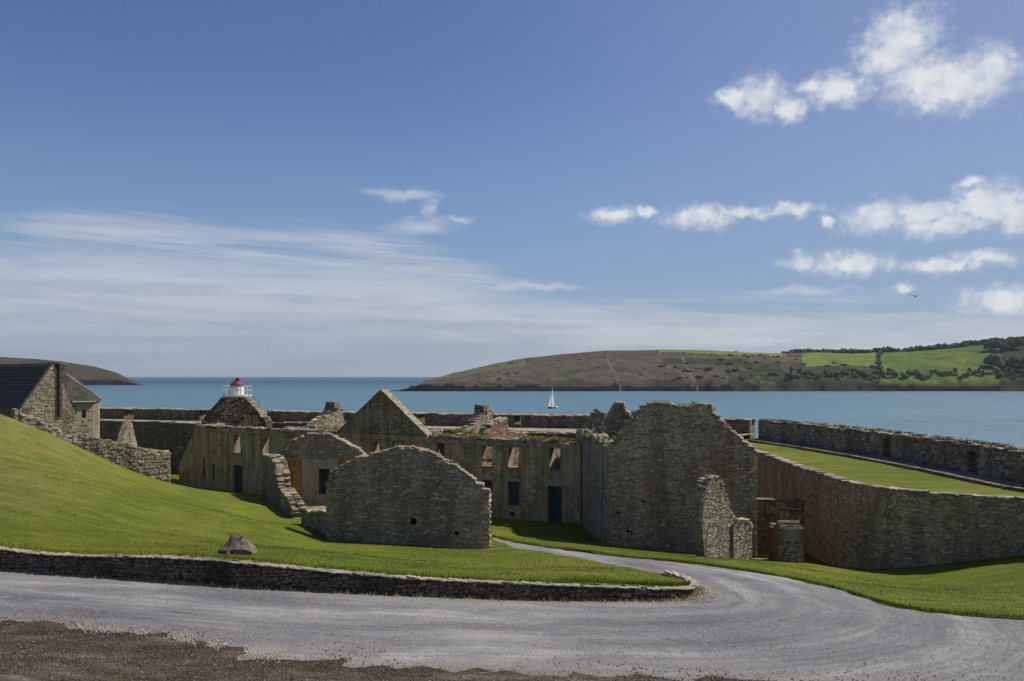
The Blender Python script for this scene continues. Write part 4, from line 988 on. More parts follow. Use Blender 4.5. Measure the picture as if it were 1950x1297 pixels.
cross(U(866), [(0, LZ+0.1), (0.2, LZ+0.7), (0.42, LZ+1.6), (0.6, LZ+1.75), (0.66, LZ+0.3), (1, LZ)], 0.8)
cross(U(908), [(0, LZ), (0.12, LZ+0.9), (0.45, LZ+1.2), (0.5, LZ+0.1), (1, LZ)], 0.7, M_red)
cross(U(740), [(0, LZ), (1, LZ)]); cross(U(830), [(0, LZ-0.2), (1, LZ-0.1)], mat=M_red); cross(U(1040), [(0, LZ-0.1), (0.6, LZ-0.5), (1, LZ)]); cross(U(530), [(0, LZ), (1, LZ-0.2)])
for t_, px in ((0.55, 574), (0.5, 868)):
    m = MB(); p = FW.w(U(px), LZ+1.9, -BK*t_); m.box(p, (0.9, 0.7, 0.45), -0.5, taper=0.8, jit=0.08); m.out('chimney_stub', M_ramp, bar)
# hipped end wall rising behind the facade at the left
HW = Wall(FW.w(0.6, 0, -4.2)[:2], FW.w(8.5, 0, -4.2)[:2])
ol = [HW.uv(383, 830), HW.uv(508, 830), HW.uv(506, 803), HW.uv(487, 781), HW.uv(470, 763), HW.uv(462, 757), HW.uv(424, 757), HW.uv(402, 780), HW.uv(384, 802)]
tl = ragged(ol[2:][::-1], 0.35, 0.05)
m = HW.slab([ol[0], ol[1]] + tl[::-1], th=0.7); hw = m.out('end_gable', rubble_mat('end_gable_masonry', (0.12, 0.09, 0.07), (0.18, 0.135, 0.1), (0.07, 0.055, 0.045), rust=0.5, mossy=0.5), bar)
place_stones(bar, course(HW, [ol[0], ol[1]] + tl[::-1], sw=(0.3, 0.7), sh=(0.16, 0.28)), M_brown, cap=120)
place_stones(bar, capstones(HW, tl, 0.7, sw=(0.25, 0.5), sh=(0.08, 0.16), rows=2), M_warm, 'coping_stone', cap=50)
m = MB(); a_, b_ = HW.uv(432, 799), HW.uv(468, 799); HW.slab([(a_[0], a_[1]-0.08), (b_[0], a_[1]-0.08), (b_[0], a_[1]+0.08), (a_[0], a_[1]+0.08)], th=0.3, front=0.12, mb=m); m.out('ledge', M_ledge, bar)
# sloping buttress at the left corner
BW = Wall(G2(344, 75.4), G2(372, 74.6))
m = BW.slab([BW.uv(346, 950), BW.uv(376, 950), BW.uv(374, 832), BW.uv(368, 836), BW.uv(346, 888)], th=1.1, front=0.3); m.out('buttress', M_facade, bar)
tufts('wall_plants', [FW.w(rnd.uniform(U(990), U(1100)), LZ+0.12, -rnd.uniform(0, 0.6)) for _ in range(36)] + [FW.w(rnd.uniform(U(822), U(930)), LZ+0.1, -rnd.uniform(0, 0.6)) for _ in range(22)] +
      [FW.w(rnd.uniform(U(870)-0.4, U(870)+0.9), LZ+rnd.uniform(0.1, 0.5), -rnd.uniform(0, 1)) for _ in range(12)] + [FW.w(rnd.uniform(U(600), U(640)), LZ+rnd.uniform(0.1, 0.3), -rnd.uniform(0, .8)) for _ in range(12)] +
      [FW.w(rnd.uniform(U(918), U(934)), 14.35, -rnd.uniform(0.05, 0.5)) for _ in range(5)], M_moss, bar, size=(0.08, 0.26), n=22, spread=0.2)

# ------------------------------------------------------------------ large roofless store on the right
GW = Wall(G2(1156, 45), G2(1441, 43)); TH = 0.85
sto = thing('ruined_storehouse', (*GW.A, 11), 'tall roofless storehouse with a blunt topped dark gable, right of the barracks', 'ruin')
toppx = [(1156,853),(1166,848),(1180,830),(1196,808),(1208,790),(1222,776),(1246,769),(1270,770),(1292,776),(1318,777),(1322,771),(1340,772),(1354,771),(1358,789),(1372,802),(1394,824),(1416,843),(1436,856),(1441,864)]
tl = ragged([GW.uv(*p) for p in toppx], 0.3, 0.035)
hl = [GW.rect(1193, 1008, 1202, 1014), GW.rect(1174, 974, 1180, 978), GW.rect(1222, 952, 1228, 957)]
ol = [(0, 10), (GW.L, 10)] + tl[::-1]
m = GW.slab(ol, hl, th=TH); gable = m.out('gable_wall', M_mort_warm, sto)
place_stones(sto, course(GW, [(0, 10.7), (GW.L, 10.7)] + tl[::-1], hl, sw=(0.13, 0.38), sh=(0.07, 0.13), proud=(-0.014, 0.026)), M_big, cap=300)
place_stones(sto, capstones(GW, tl, TH, sw=(0.2, 0.42), sh=(0.07, 0.16), rows=3), M_warm, 'coping_stone', cap=120)
q = [GW.uv(1296, 779), GW.uv(1346, 779)]
m = MB()
for i in range(9):
    u = q[0][0] + (q[1][0]-q[0][0])*(i+0.5)/9; m = MB(); m.box(GW.w(u, q[0][1]+0.04, -0.25), (0.14, 0.3, 0.09), 0.0, jit=0.01); m.out('brick', M_brick, sto)
back = GW.w(0, 0, -13.0); backR = GW.w(GW.L, 0, -13.0)
EZ = GW.uv(1156, 853)[1]
SL = Wall((4.15, 57.5), GW.w(0.002, 0, -TH)[:2])      # left side wall, looks left
t2 = ragged([(0, EZ-0.3), (SL.L*0.25, EZ-0.1), (SL.L*0.5, EZ+0.15), (SL.L*0.75, EZ-0.1), (SL.L, EZ)], 0.35, 0.12)
m = SL.slab([(0, 9.8), (SL.L, 9.8)] + t2[::-1], th=0.8); m.out('side_wall', M_side, sto, label='streaked grey left side wall')
place_stones(sto, capstones(SL, t2, 0.8, rows=3, sh=(0.1, 0.22)), M_warm, 'coping_stone', cap=90)
SR = Wall(GW.w(GW.L-0.002, 0, -TH)[:2], (13.0, 60.0))
t3 = ragged([(0, EZ-0.4), (SR.L, EZ-0.5)], 0.5, 0.08); m = SR.slab([(0, 9.8), (SR.L, 9.8)] + t3[::-1], th=0.8); m.out('side_wall', M_ramp, sto)
CW = Wall((4.6, 53.2), (12.2, 51.8))                    # inner cross gable
top3 = [(1150,835),(1152,800),(1166,778),(1172,769),(1184,770),(1190,782),(1205,800),(1230,830)]
l3 = ragged([CW.uv(*p) for p in top3], 0.35, 0.06)
m = CW.slab([(0, 9.8), (CW.L, 9.8), (CW.L, 15.5)] + l3[::-1] , th=0.6); m.out('cross_gable', M_ramp, sto)
place_stones(sto, capstones(CW, l3, 0.6, rows=2), M_grey, 'coping_stone', cap=40)
RG = Wall((4.3, 57.3), (13.0, 56.0))
l4 = ragged([RG.uv(*p) for p in [(1107,830),(1118,808),(1128,786),(1136,781),(1150,790),(1155,812),(1190,826)]], 0.35, 0.08)
m = RG.slab([(0, 9.8), (RG.L, 9.8), (RG.L, 15.0)] + l4[::-1], th=0.6); m.out('rear_gable', M_lime, sto)
place_stones(sto, capstones(RG, l4, 0.6, rows=2), M_warm, 'coping_stone', cap=50)
# broken sill of wall head with plants at the junction
junk = []
for _ in range(70):
    t = rnd.random(); p = SL.w(SL.L*t, 0, -0.4); junk.append(((p[0]+rnd.uniform(-.4, .4), p[1]+rnd.uniform(-.4, .4), EZ+rnd.uniform(-0.2, 0.25)), (rnd.uniform(.15, .4), rnd.uniform(.15, .4), rnd.uniform(.1, .28)), rnd.uniform(0, 6), rnd.uniform(-.4, .4)))
place_stones(sto, junk, M_lime if False else M_pale, 'loose_stone', cap=70)
tufts('wall_plants', [GW.w(*(lambda k: (tl[k][0], tl[k][1]+0.05))(rnd.randrange(0, int(len(tl)*0.62))), -rnd.uniform(0.05, TH)) for _ in range(80)], M_moss, sto, size=(0.05, 0.16), n=16, spread=0.2)
tufts('wall_plants', [SL.w(rnd.random()*SL.L*0.6, EZ+0.1, -rnd.uniform(0, .8)) for _ in range(30)], M_moss, sto, size=(0.08, 0.24), n=20, spread=0.22)

# ------------------------------------------------------------------ small ruined house in front (two curved gables)
hse = thing('ruined_house', (*G2(770, 38), 12.6), 'small roofless rubble house with two rounded gables on the lawn, front centre', 'ruin')
A1 = Wall(G2(621, 38), G2(920, 38))
g1 = [(621,925),(630,905),(645,892),(660,885),(676,876),(694,872),(712,866),(728,864),(742,859),(768,855),(790,856),(812,861),(832,870),(850,880),(866,889),(880,899),(893,908),(904,918),(908,925),(919,926)]
st_pts = []
for i, p in enumerate(g1):                       # crow-stepped by loss of stones
    st_pts.append(A1.uv(*p))
t1 = ragged(st_pts, 0.2, 0.085)
h1 = [A1.rect(781, 987, 793, 1000), A1.rect(866, 1012, 873, 1019), A1.rect(684, 1024, 692, 1031)]
m = A1.slab([(0, 11.6), (A1.L, 11.6)] + t1[::-1], h1, th=0.7); m.out('front_gable', M_mort_grey, hse)
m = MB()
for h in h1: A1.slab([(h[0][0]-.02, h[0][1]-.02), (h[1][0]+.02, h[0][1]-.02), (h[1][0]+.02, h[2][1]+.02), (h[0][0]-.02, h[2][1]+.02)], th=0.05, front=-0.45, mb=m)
m.out('hole_backing', M_dark, hse)  # near-black sheets paint the shade inside the wall holes
s1 = course(A1, [(0, 12.3), (A1.L, 12.3)] + t1[::-1], h1, sw=(0.12, 0.34), sh=(0.06, 0.135), proud=(-0.014, 0.026))
place_stones(hse, s1, M_grey, cap=300, mat2=M_warm)
place_stones(hse, capstones(A1, t1, 0.7, sw=(0.16, 0.38), sh=(0.06, 0.13), rows=3), M_warm, 'coping_stone', cap=150)
edge_l = [(A1.w(A1.L-0.02, z, -0.35), (0.5, 0.62, 0.2), math.pi/2, 0) for z in np.arange(12.4, 15.2, 0.22)]
place_stones(hse, edge_l, M_warm, 'quoin', cap=40)
# rear gable
B1 = Wall(G2(499, 50.5), G2(722, 50.5))
g2 = [(499,900),(503,882),(515,868),(530,856),(548,845),(570,834),(590,828),(612,827),(632,831),(652,840),(672,852),(688,864),(700,876),(708,890),(722,895)]
t2_ = ragged([B1.uv(*p) for p in g2], 0.2, 0.085)
dh = B1.rect(607, 893, 628, 941)
m = B1.slab([(0, 11.2), (B1.L, 11.2)] + t2_[::-1], [dh], th=0.7); m.out('rear_gable', M_mort_grey, hse)
up_only = [(0, B1.uv(600, 874)[1]), (B1.L, B1.uv(600, 874)[1])] + [p for p in t2_[::-1] if p[1] > B1.uv(600, 873)[1]]
place_stones(hse, course(B1, up_only, sw=(0.12, 0.36), sh=(0.07, 0.14)), M_grey, cap=160, mat2=M_warm)
place_stones(hse, capstones(B1, t2_, 0.7, sw=(0.18, 0.4), sh=(0.07, 0.15), rows=3), M_warm, 'coping_stone', cap=110)
for nm, r, mat, fr in (('plaster_panel', (575, 873, 643, 990), M_plaster, 0.03), ('ochre_panel', (521, 872, 574.5, 990), M_ochre, 0.055), ('ochre_panel', (643.5, 873, 700, 990), M_ochre, 0.05)):
    q = B1.rect(*r); hq = [dh] if nm == 'plaster_panel' else []
    ln = ragged([q[3], q[2]], 0.25, 0.07)
    m = B1.slab([q[0], q[1]] + ln[::-1], hq, th=0.05, front=fr); m.out(nm, mat, hse)
m = MB(); B1.slab([(dh[0][0]-.05, dh[0][1]-.05), (dh[1][0]+.05, dh[0][1]-.05), (dh[1][0]+.05, dh[2][1]+.05), (dh[0][0]-.05, dh[2][1]+.05)], th=0.05, front=-0.5, mb=m); m.out('shutter', M_shut, hse)
q = B1.rect(612, 868, 626, 872)
m = MB(); B1.slab([(q[0][0], q[0][1]), (q[1][0], q[0][1]), (q[1][0], q[0][1]+.14), (q[0][0], q[0][1]+.14)], th=0.2, front=0.14, mb=m); m.out('corbel', M_ledge, hse)
# left side wall, broken down in steps towards the viewer; a gap; then a low piece; then the right side wall behind the front gable
LW = Wall(B1.w(0, 0, 0)[:2], A1.w(0, 0, -0.7)[:2])
def zpx(px, py):                                 # height of a point seen on the outer side wall
    return LW.uv(px, py)
lp = [LW.uv(*q_) for q_ in [(499.5,868),(510,872),(523,883),(526,905),(529,928),(536,940),(545,950),(553,964),(561,975)]] + [(6.9, 12.75)]
lp = [(max(0.0, a_), b_) for a_, b_ in lp if a_ < 6.85] + [(6.9, 12.75)]
l5 = ragged(lp, 0.25, 0.06)
LWs = Wall(LW.w(0, 0, 0)[:2], LW.w(LW.L, 0, 0)[:2])
m = LW.slab([(0, 11.4), (6.9, 11.4)] + l5[::-1], th=0.7, front=0.0); m.out('side_wall', M_mortar, hse, label='broken stepped left side wall')
place_stones(hse, course(LW, [(0, 12.0), (6.9, 12.0)] + l5[::-1], sw=(0.18, 0.42), sh=(0.1, 0.18)), M_grey, cap=160)
W_in = Wall(LW.w(6.9, 0, -0.7)[:2], LW.w(0, 0, -0.7)[:2])
l5r = [(6.9-a, b_) for a, b_ in l5][::-1]
place_stones(hse, course(W_in, [(0, 12.6), (6.9, 12.6)] + l5r[::-1], sw=(0.18, 0.42), sh=(0.1, 0.18)), M_warm, cap=100)
place_stones(hse, capstones(LW, l5, 0.7, sw=(0.25, 0.55), sh=(0.1, 0.2), rows=2), M_warm, 'coping_stone', cap=90)
lp2 = ragged([(8.6, 13.45), (9.2, 13.6), (9.9, 13.5), (10.8, 13.65), (LW.L, 13.95)], 0.3, 0.06)
m = LW.slab([(8.6, 11.4), (LW.L, 11.4)] + lp2[::-1], th=0.7, front=0.0); m.out('side_wall', M_mortar, hse, label='low broken stub of side wall')
place_stones(hse, course(LW, [(8.6, 12.0), (LW.L, 12.0)] + lp2[::-1], sw=(0.18, 0.42), sh=(0.1, 0.18)), M_grey, cap=60)
place_stones(hse, capstones(LW, lp2, 0.7, sw=(0.25, 0.5), sh=(0.1, 0.2), rows=2), M_warm, 'coping_stone', cap=60)
RWl = Wall(A1.w(A1.L-0.002, 0, -0.702)[:2], B1.w(B1.L-0.002, 0, 0.002)[:2])
m = RWl.slab([(0, 11.2), (RWl.L, 11.2), (RWl.L, 15.0), (RWl.L*0.5, 14.0), (0, 14.6)], th=0.7); m.out('side_wall', M_mortar, hse)
m = MB()
flr = [(*B1.w(0.2, 0, 0.1)[:2], 12.72), (*B1.w(B1.L-0.2, 0, 0.1)[:2], 12.72), (*A1.w(A1.L-0.3, 0, -0.72)[:2], 12.72), (*A1.w(0.1, 0, -0.72)[:2], 12.72)]
mk('floor', flr + [(x, y, 12.3) for x, y, z in flr], [(3, 2, 1, 0), (0, 1, 5, 4), (1, 2, 6, 5), (2, 3, 7, 6), (3, 0, 4, 7)], M_ledge, hse)

# ------------------------------------------------------------------ wall stub and gate pier before the storehouse
SW = Wall(G2(1347, 38.6), G2(1433, 40.4))
e = thing('wall_stub', (*SW.A, 11.5), 'tall narrow broken wall stub stepping down to a rounded pier, before the storehouse gable', 'ruin')
sp = [(1337,1000),(1340,960),(1344,935),(1349,920),(1356,911),(1366,910),(1374,918),(1378,932),(1383,945),(1388,958),(1390,972),(1396,985),(1402,990),(1410,997),(1416,999),(1424,995),(1430,998),(1432,1006)]
l6 = ragged([SW.uv(*p) for p in sp], 0.2, 0.04)
m = SW.slab([(0, 10.8), (SW.L, 10.8)] + l6[::-1], th=0.5); m.out('wall_body', M_lime, e)
place_stones(e, course(SW, [(0, 11.5), (SW.L, 11.5)] + l6[::-1], sw=(0.13, 0.32), sh=(0.07, 0.15), proud=(-0.01, 0.012)), stone_mat('pale_stub_stone', [(0.34, 0.29, 0.21), (0.42, 0.36, 0.26), (0.37, 0.32, 0.24), (0.47, 0.41, 0.31)], lich=0.4), cap=200)
place_stones(e, capstones(SW, l6[4:], 0.5, sw=(0.2, 0.36), sh=(0.1, 0.2), rows=2), M_warm, 'coping_stone', cap=60)
tufts('wall_plants', [SW.w(rnd.uniform(2.0, 2.6), SW.uv(1415, 996)[1], -rnd.uniform(0, 0.6)) for _ in range(14)] + [SW.w(0.75, SW.uv(1362, 912)[1], -rnd.uniform(0, .5)) for _ in range(6)], M_moss, e, size=(0.04, 0.13), n=20, spread=0.14)
m = MB(); SW.slab([SW.uv(1391, 1075), SW.uv(1396, 1075), SW.uv(1396, 1000), SW.uv(1391, 1000)], th=0.1, front=0.03, mb=m); m.out('dark_strip', M_dark, e)  # narrow near-black upright strip, slightly proud of the wall face
PW = Wall(G2(1484, 39.0), G2(1531, 39.0))
e = thing('gate_pier', (*PW.A, 11.5), 'low square gate pier with pale plaque and red brick flank, by the retaining wall', 'pier')
zt = PW.uv(1500, 1006)[1]
m = PW.slab([(0, 10.8), (PW.L, 10.8), (PW.L, zt), (0, zt)], th=1.5); m.out('pier_body', M_ramp, e)
place_stones(e, course(PW, [(0, 11.4), (PW.L, 11.4), (PW.L, zt), (0, zt)], [PW.rect(1491, 1008, 1523, 1031)], sw=(0.15, 0.35), sh=(0.09, 0.16)), M_grey, cap=90)
PB = Wall((PW.A[0]-0.22, 39.9), (PW.A[0]-0.003, 39.02))
m = PB.slab([(0, 10.8), (PB.L, 10.8), (PB.L, zt-0.12), (0, zt-0.05)], th=0.35); m.out('pier_flank', M_brick, e)
place_stones(e, course(PB, [(0, 11.4), (PB.L, 11.4), (PB.L, zt-.12), (0, zt-.12)], sw=(0.2, 0.23), sh=(0.07, 0.075), gap=0.012, proud=(0.01, 0.02), rough=0.2), M_brick, 'brick', cap=200)
q = PW.rect(1491, 1008, 1523, 1031); m = MB(); PW.slab(q, th=0.08, front=0.04, mb=m); m.out('plaque', M_pale, e)
m = MB(); m.tube(PW.w(0.05, zt+0.10, -0.5), PW.w(PW.L*0.95, zt+0.12, -0.5), 0.16, 9); m.box(PW.w(PW.L*0.5, zt+0.03, -0.5), (1.0, 0.7, 0.1), 0.03, jit=0.02); m.out('cap_stone', M_ramp, e)
# passage back: ledge wall between storehouse and retaining wall, steps
DW = Wall((11.9, 50.0), (16.2, 49.0))
e = thing('passage_wall', (*DW.A, 9.5), 'dark low wall across the passage between storehouse and retaining wall', 'wall')
m = DW.slab([(0, 9), (DW.L, 9), (DW.L, 13.1), (0, 13.1)], th=0.8); m.out('wall_body', M_ramp, e)
place_stones(e, course(DW, [(0, 10), (DW.L, 10), (DW.L, 13.05), (0, 13.05)], sw=(0.25, 0.5), sh=(0.13, 0.22)), M_brown, cap=120)
e = thing('stone_steps', (*G2(1450, 40.6), 11.2), 'worn stone steps in the dark gateway between wall stub and pier', 'steps')
for i in range(4):
    c = G2(1450, 40.3+i*0.42); m = MB(); m.box((c[0], c[1], 11.42 - i*0.17), (0.95, 0.4, 0.5), 0, jit=0.01); m.out('step', M_grey, e)

# ------------------------------------------------------------------ slate roofed house at far left
HG = Wall(np.array([-35.4, 64.0]) , np.array([-32.4, 67.6]))
e = thing('stone_house', (*HG.A, 14), 'stone house with dark slate roof, tall gable and chimney at the left edge', 'house')
ap = HG.uv(97, 694); al = HG.uv(41, 776); ar = HG.uv(165, 850)
ol = [HG.uv(28, 930), HG.uv(175, 930), ar, HG.uv(150, 802), HG.uv(136, 770), HG.uv(112, 712), HG.uv(103, 694), ap, al, HG.uv(28, 779)]
gh = [HG.rect(86, 772, 90, 781)]
m = HG.slab(ol, gh, th=0.6); m.out('gable_wall', M_lime, e)
place_stones(e, course(HG, ol, gh, sw=(0.25, 0.5), sh=(0.14, 0.24)), M_warm, cap=300)
n3 = np.array([HG.n[0], HG.n[1], 0.0]); back_v = -n3*22
p_al = np.array(HG.w(al[0]-0.15, al[1]+0.02, 0.06)); p_ap = np.array(HG.w(ap[0], ap[1]+0.05, 0.06))
# slates: courses up the slope, each slate its own island; the nearest strip as separate slates
slope = p_ap - p_al; SLn = np.linalg.norm(slope); su = slope/SLn; bu = back_v/22; nn = np.cross(bu, su); nn = nn/np.linalg.norm(nn)
if nn[2] < 0: nn = -nn
m = MB(); th_ = nn*(-0.12); m.add([p_al, p_al+back_v, p_ap+back_v, p_ap, p_al+th_, p_al+back_v+th_, p_ap+back_v+th_, p_ap+th_], [(0,1,2,3),(7,6,5,4),(0,4,5,1),(1,5,6,2),(2,6,7,3),(3,7,4,0)]); roof = m.out('roof', M_slate, e)
near = []; far = MB(); rows = 13
for r in range(rows):
    t0 = r*SLn/rows; k = 0
    while k*0.42 < 21.6:
        a = p_al + su*t0 + bu*(k*0.42 + (r % 2)*0.21); b_ = a + bu*0.405; h_ = SLn/rows*1.15
        j = rnd.uniform(0, 0.012)
        pts = [a+nn*(0.035+j), b_+nn*(0.035+j), b_+su*h_+nn*0.008, a+su*h_+nn*0.008, a+nn*0.004, b_+nn*0.004, b_+su*h_-nn*0.004, a+su*h_-nn*0.004]
        fc = [(0,1,2,3),(0,4,5,1),(1,5,6,2),(2,6,7,3),(3,7,4,0)]
        if len(near) < 290 and k < 24:
            q_ = MB(); q_.add(pts, fc); near.append(q_)
        else: far.add(pts, fc)
        k += 1
for q_ in near: q_.out('slate', M_slate, roof)
far.out('slates', M_slate, roof, kind='stuff')
# other slope and far walls
p_ar = np.array(HG.w(HG.uv(150, 770)[0], al[1], 0.0))
m = MB(); p_ap2 = np.array(HG.w(ap[0], ap[1], 0)) - n3*0.62; p_ar2 = p_ar - n3*0.62
m.add([p_ap2, p_ap2+back_v, p_ar2+back_v, p_ar2, p_ap2-[0,0,.12], p_ap2+back_v-[0,0,.12], p_ar2+back_v-[0,0,.12], p_ar2-[0,0,.12]], [(3,2,1,0),(4,5,6,7),(0,1,5,4),(1,2,6,5),(2,3,7,6),(3,0,4,7)]); m.out('roof', M_slate, e)
LWH = Wall((p_al+back_v)[:2], (p_al)[:2]); m = LWH.slab([(0, 13), (LWH.L, 13), (LWH.L, al[1]-0.05), (0, al[1]-0.05)], th=0.5, front=-0.25); m.out('front_wall', M_ramp, e)
m = MB(); cpt = HG.w(HG.uv(114, 700)[0], 0, -0.42); zc0, zc1 = 17.0, HG.uv(114, 691)[1]
m.box((cpt[0], cpt[1], (zc0+zc1)/2), (0.88, 0.8, zc1-zc0), -0.1, jit=0.02); ch = m.out('chimney', M_mort_dark, e)
m = MB(); m.box((cpt[0], cpt[1], zc1-0.08), (1.0, 0.95, 0.12), -0.1, jit=0.01); m.out('chimney_cap', M_ramp, ch)
# wing with hipped roof
W1 = Wall(G2(126, 67.9), G2(178, 69.3)); W2_ = Wall(G2(178, 69.3), G2(190, 73.5))
zr = CZ - (766-HY)/F*68.0
wh = [W1.rect(156, 781, 164, 796), W1.rect(140, 784, 146, 797), W1.rect(155, 801, 162, 804)]
m = W1.slab([(0, 13), (W1.L, 13), (W1.L, zr), (0, zr)], wh, th=0.5); m.out('wing_wall', M_plaster, e)
place_stones(e, course(W1, [(0, 14.2), (W1.L, 14.2), (W1.L, zr-0.05), (0, zr-0.05)], wh, sw=(0.25, 0.5), sh=(0.14, 0.24)), M_warm, cap=80)
m = W2_.slab([(0.0, 13), (W2_.L, 13), (W2_.L, zr), (0.0, zr)], th=0.5, front=-0.003); m.out('wing_wall', M_lime, e)
place_stones(e, course(W2_, [(0, 14.2), (W2_.L, 14.2), (W2_.L, zr-0.05), (0, zr-0.05)], sw=(0.25, 0.5), sh=(0.14, 0.24)), M_warm, cap=80)
for h in wh[:2]:
    m = MB(); W1.slab([(h[0][0]-.03, h[0][1]-.03), (h[1][0]+.03, h[0][1]-.03), (h[1][0]+.03, h[2][1]+.03), (h[0][0]-.03, h[2][1]+.03)], th=0.04, front=-0.2, mb=m); m.out('window', M_glass, e)
c0 = np.array(W1.w(-0.1, zr, 0.15)); c1 = np.array(W1.w(W1.L+0.15, zr, 0.15)); c2 = np.array(W2_.w(W2_.L+0.1, zr, 0.12)); rg = np.array(P(122, 714, 73)); c3 = c0 + np.array([0, 5, 0.0])
m = MB(); m.add([c0, c1, c2, rg, c3, rg+np.array([-2.5, 0.6, 0])], [(0, 1, 3, 5), (1, 2, 3), (2, 4, 5, 3), (4, 0, 5), (0, 4, 2, 1)]); m.out('wing_roof', plain('mossy_slates', (0.045, 0.045, 0.03), 0.9, var=0.4, sc=2), e)
m = MB(); m.tube(c2+[0, 0, .06], rg+[0, 0, .1], 0.16, 6); m.out('hip_coping', M_pale, e)
m = MB(); m.tube(c0+[0, -.05, 0], c1+[0, -.05, 0], 0.07, 6); m.out('gutter', plain('verdigris_gutter', (0.17, 0.26, 0.22), 0.6), e)
m = MB(); W1.slab([(W1.L*0.35, zr-0.16), (W1.L+0.03, zr-0.16), (W1.L+0.03, zr-0.03), (W1.L*0.35, zr-0.03)], th=0.1, front=0.06, mb=m); m.out('brick_course', M_brick, e)

# rubble wall running down from the house
KW = Wall(np.array([-20.0, 52.0]) - 8.6*np.array([0.766, 0.643]), np.array([-20.0, 52.0]))
e = thing('rubble_wall', (*KW.B, 13.4), 'rough rubble wall running down the grass slope from the stone house', 'wall')
kt = ragged([KW.uv(*p) for p in [(40, 790),(95, 812),(130, 832),(160, 836),(200, 842),(232, 848),(262, 856),(290, 860),(318, 863),(325, 867)]], 0.3, 0.07)
kt = [p for p in kt if p[0] > 0]
ko = [(kt[0][0], 12.6), (KW.L, 12.6)] + kt[::-1]
m = KW.slab(ko, th=0.7); m.out('wall_body', M_lime, e)
place_stones(e, course(KW, ko, sw=(0.16, 0.4), sh=(0.1, 0.2), proud=(0.02, 0.08)), M_warm, cap=300)
place_stones(e, capstones(KW, kt, 0.7, sw=(0.2, 0.4), sh=(0.1, 0.2), rows=2), M_warm, 'coping_stone', cap=80)

# ------------------------------------------------------------------ low roadside wall
e = thing('roadside_wall', (*G2(600, 22.5), 14.4), 'low dark stone retaining wall with pale top stones curving along the gravel road', 'wall')
lst = []; cop = []; body = MB()
wl_pts = [np.array(p, float) for p in inner_line if -1.0 < p[1] and p[0] > -26]
tops = []
for p in wl_pts: tops.append(float(Lf([(p[0], p[1]+0.25)])[0]))
n_ = len(wl_pts)
for k in range(n_-1):
    W = Wall(wl_pts[k], wl_pts[k+1]); z0 = float(Rf([wl_pts[k]])[0]) - 0.25; za = max(tops[k], z0+0.40); zb = max(tops[k+1], z0+0.40)
    if W.L < 0.05: continue
    W.slab([(-0.01, z0), (W.L+0.01, z0), (W.L+0.01, zb-0.02), (-0.01, za-0.02)], th=0.35, mb=body)
    lst += course(W, [(-0.05, z0+0.12), (W.L+0.05, z0+0.12), (W.L+0.05, zb-0.04), (-0.05, za-0.04)], sw=(0.09, 0.26), sh=(0.05, 0.11), proud=(0.0, 0.05))
    cop += capstones(W, [(0, za+0.0), (W.L, zb+0.0)], 0.26, sw=(0.07, 0.24), sh=(0.02, 0.05), rows=2, front=0.04)
body.out('wall_body', M_mort_dark, e)
place_stones(e, lst, M_low, cap=300); place_stones(e, cop, M_pale, 'coping_stone', cap=300, mat2=M_warm)

# ------------------------------------------------------------------ boulder on the lawn
rc = G2(450, 24.6); zb = lz(*rc)
e = thing('boulder', (*rc, zb), 'rough peaked boulder with slanting slabs lying on the grass behind the road wall', 'boulder')
def rock(pts, name, seed):
    r = random.Random(seed); import bmesh
    bm = bmesh.new()
    for p in pts: bm.verts.new((rc[0]+p[0], rc[1]+p[1], zb+p[2]))
    bmesh.ops.convex_hull(bm, input=bm.verts)
    bmesh.ops.subdivide_edges(bm, edges=bm.edges[:], cuts=2, use_grid_fill=True)
    for v_ in bm.verts: v_.co += Vector((r.uniform(-1, 1), r.uniform(-1, 1), r.uniform(-1, 1)))*0.026
    bmesh.ops.triangulate(bm, faces=bm.faces[:])
    me = bpy.data.meshes.new(name); bm.to_mesh(me); bm.free(); me.materials.append(M_rock)
    me.transform(__import__('mathutils').Matrix.Translation(-Vector((*rc, zb))))
    o = bpy.data.objects.new(name, me); C.objects.link(o); o.parent = e
rock([(-0.48,-0.15,-0.03),(-0.1,-0.32,-0.03),(0.28,-0.3,-0.03),(0.3,0.3,-0.03),(-0.45,0.3,-0.03),(-0.42,-0.05,0.1),(-0.1,-0.2,0.2),(-0.14,0.05,0.48),(0.08,0.1,0.46),(0.2,-0.05,0.3),(0.2,0.25,0.3),(-0.2,0.25,0.33)], 'peaked_rock', 3)
rock([(0.05,-0.34,-0.03),(0.52,-0.3,-0.03),(0.55,0.2,-0.03),(0.1,0.2,-0.03),(0.05,-0.32,0.17),(0.52,-0.28,0.10),(0.5,0.12,0.14),(0.2,0.16,0.36),(0.12,-0.05,0.30)], 'slab', 5)
rock([(-0.50,-0.25,-0.03),(-0.12,-0.42,-0.03),(0.0,-0.2,-0.03),(-0.35,0.0,-0.03),(-0.44,-0.2,0.10),(-0.14,-0.36,0.15),(-0.06,-0.18,0.24),(-0.3,-0.02,0.2)], 'slab', 8)
m = MB(); m.box((rc[0]-0.17, rc[1]+0.02, zb+0.47), (0.035, 0.05, 0.14), 0.2, jit=0.006); m.box((rc[0]+0.13, rc[1]+0.02, zb+0.42), (0.035, 0.05, 0.12), 0.2, tilt=-0.6, jit=0.006); m.out('stub', M_rock, e)

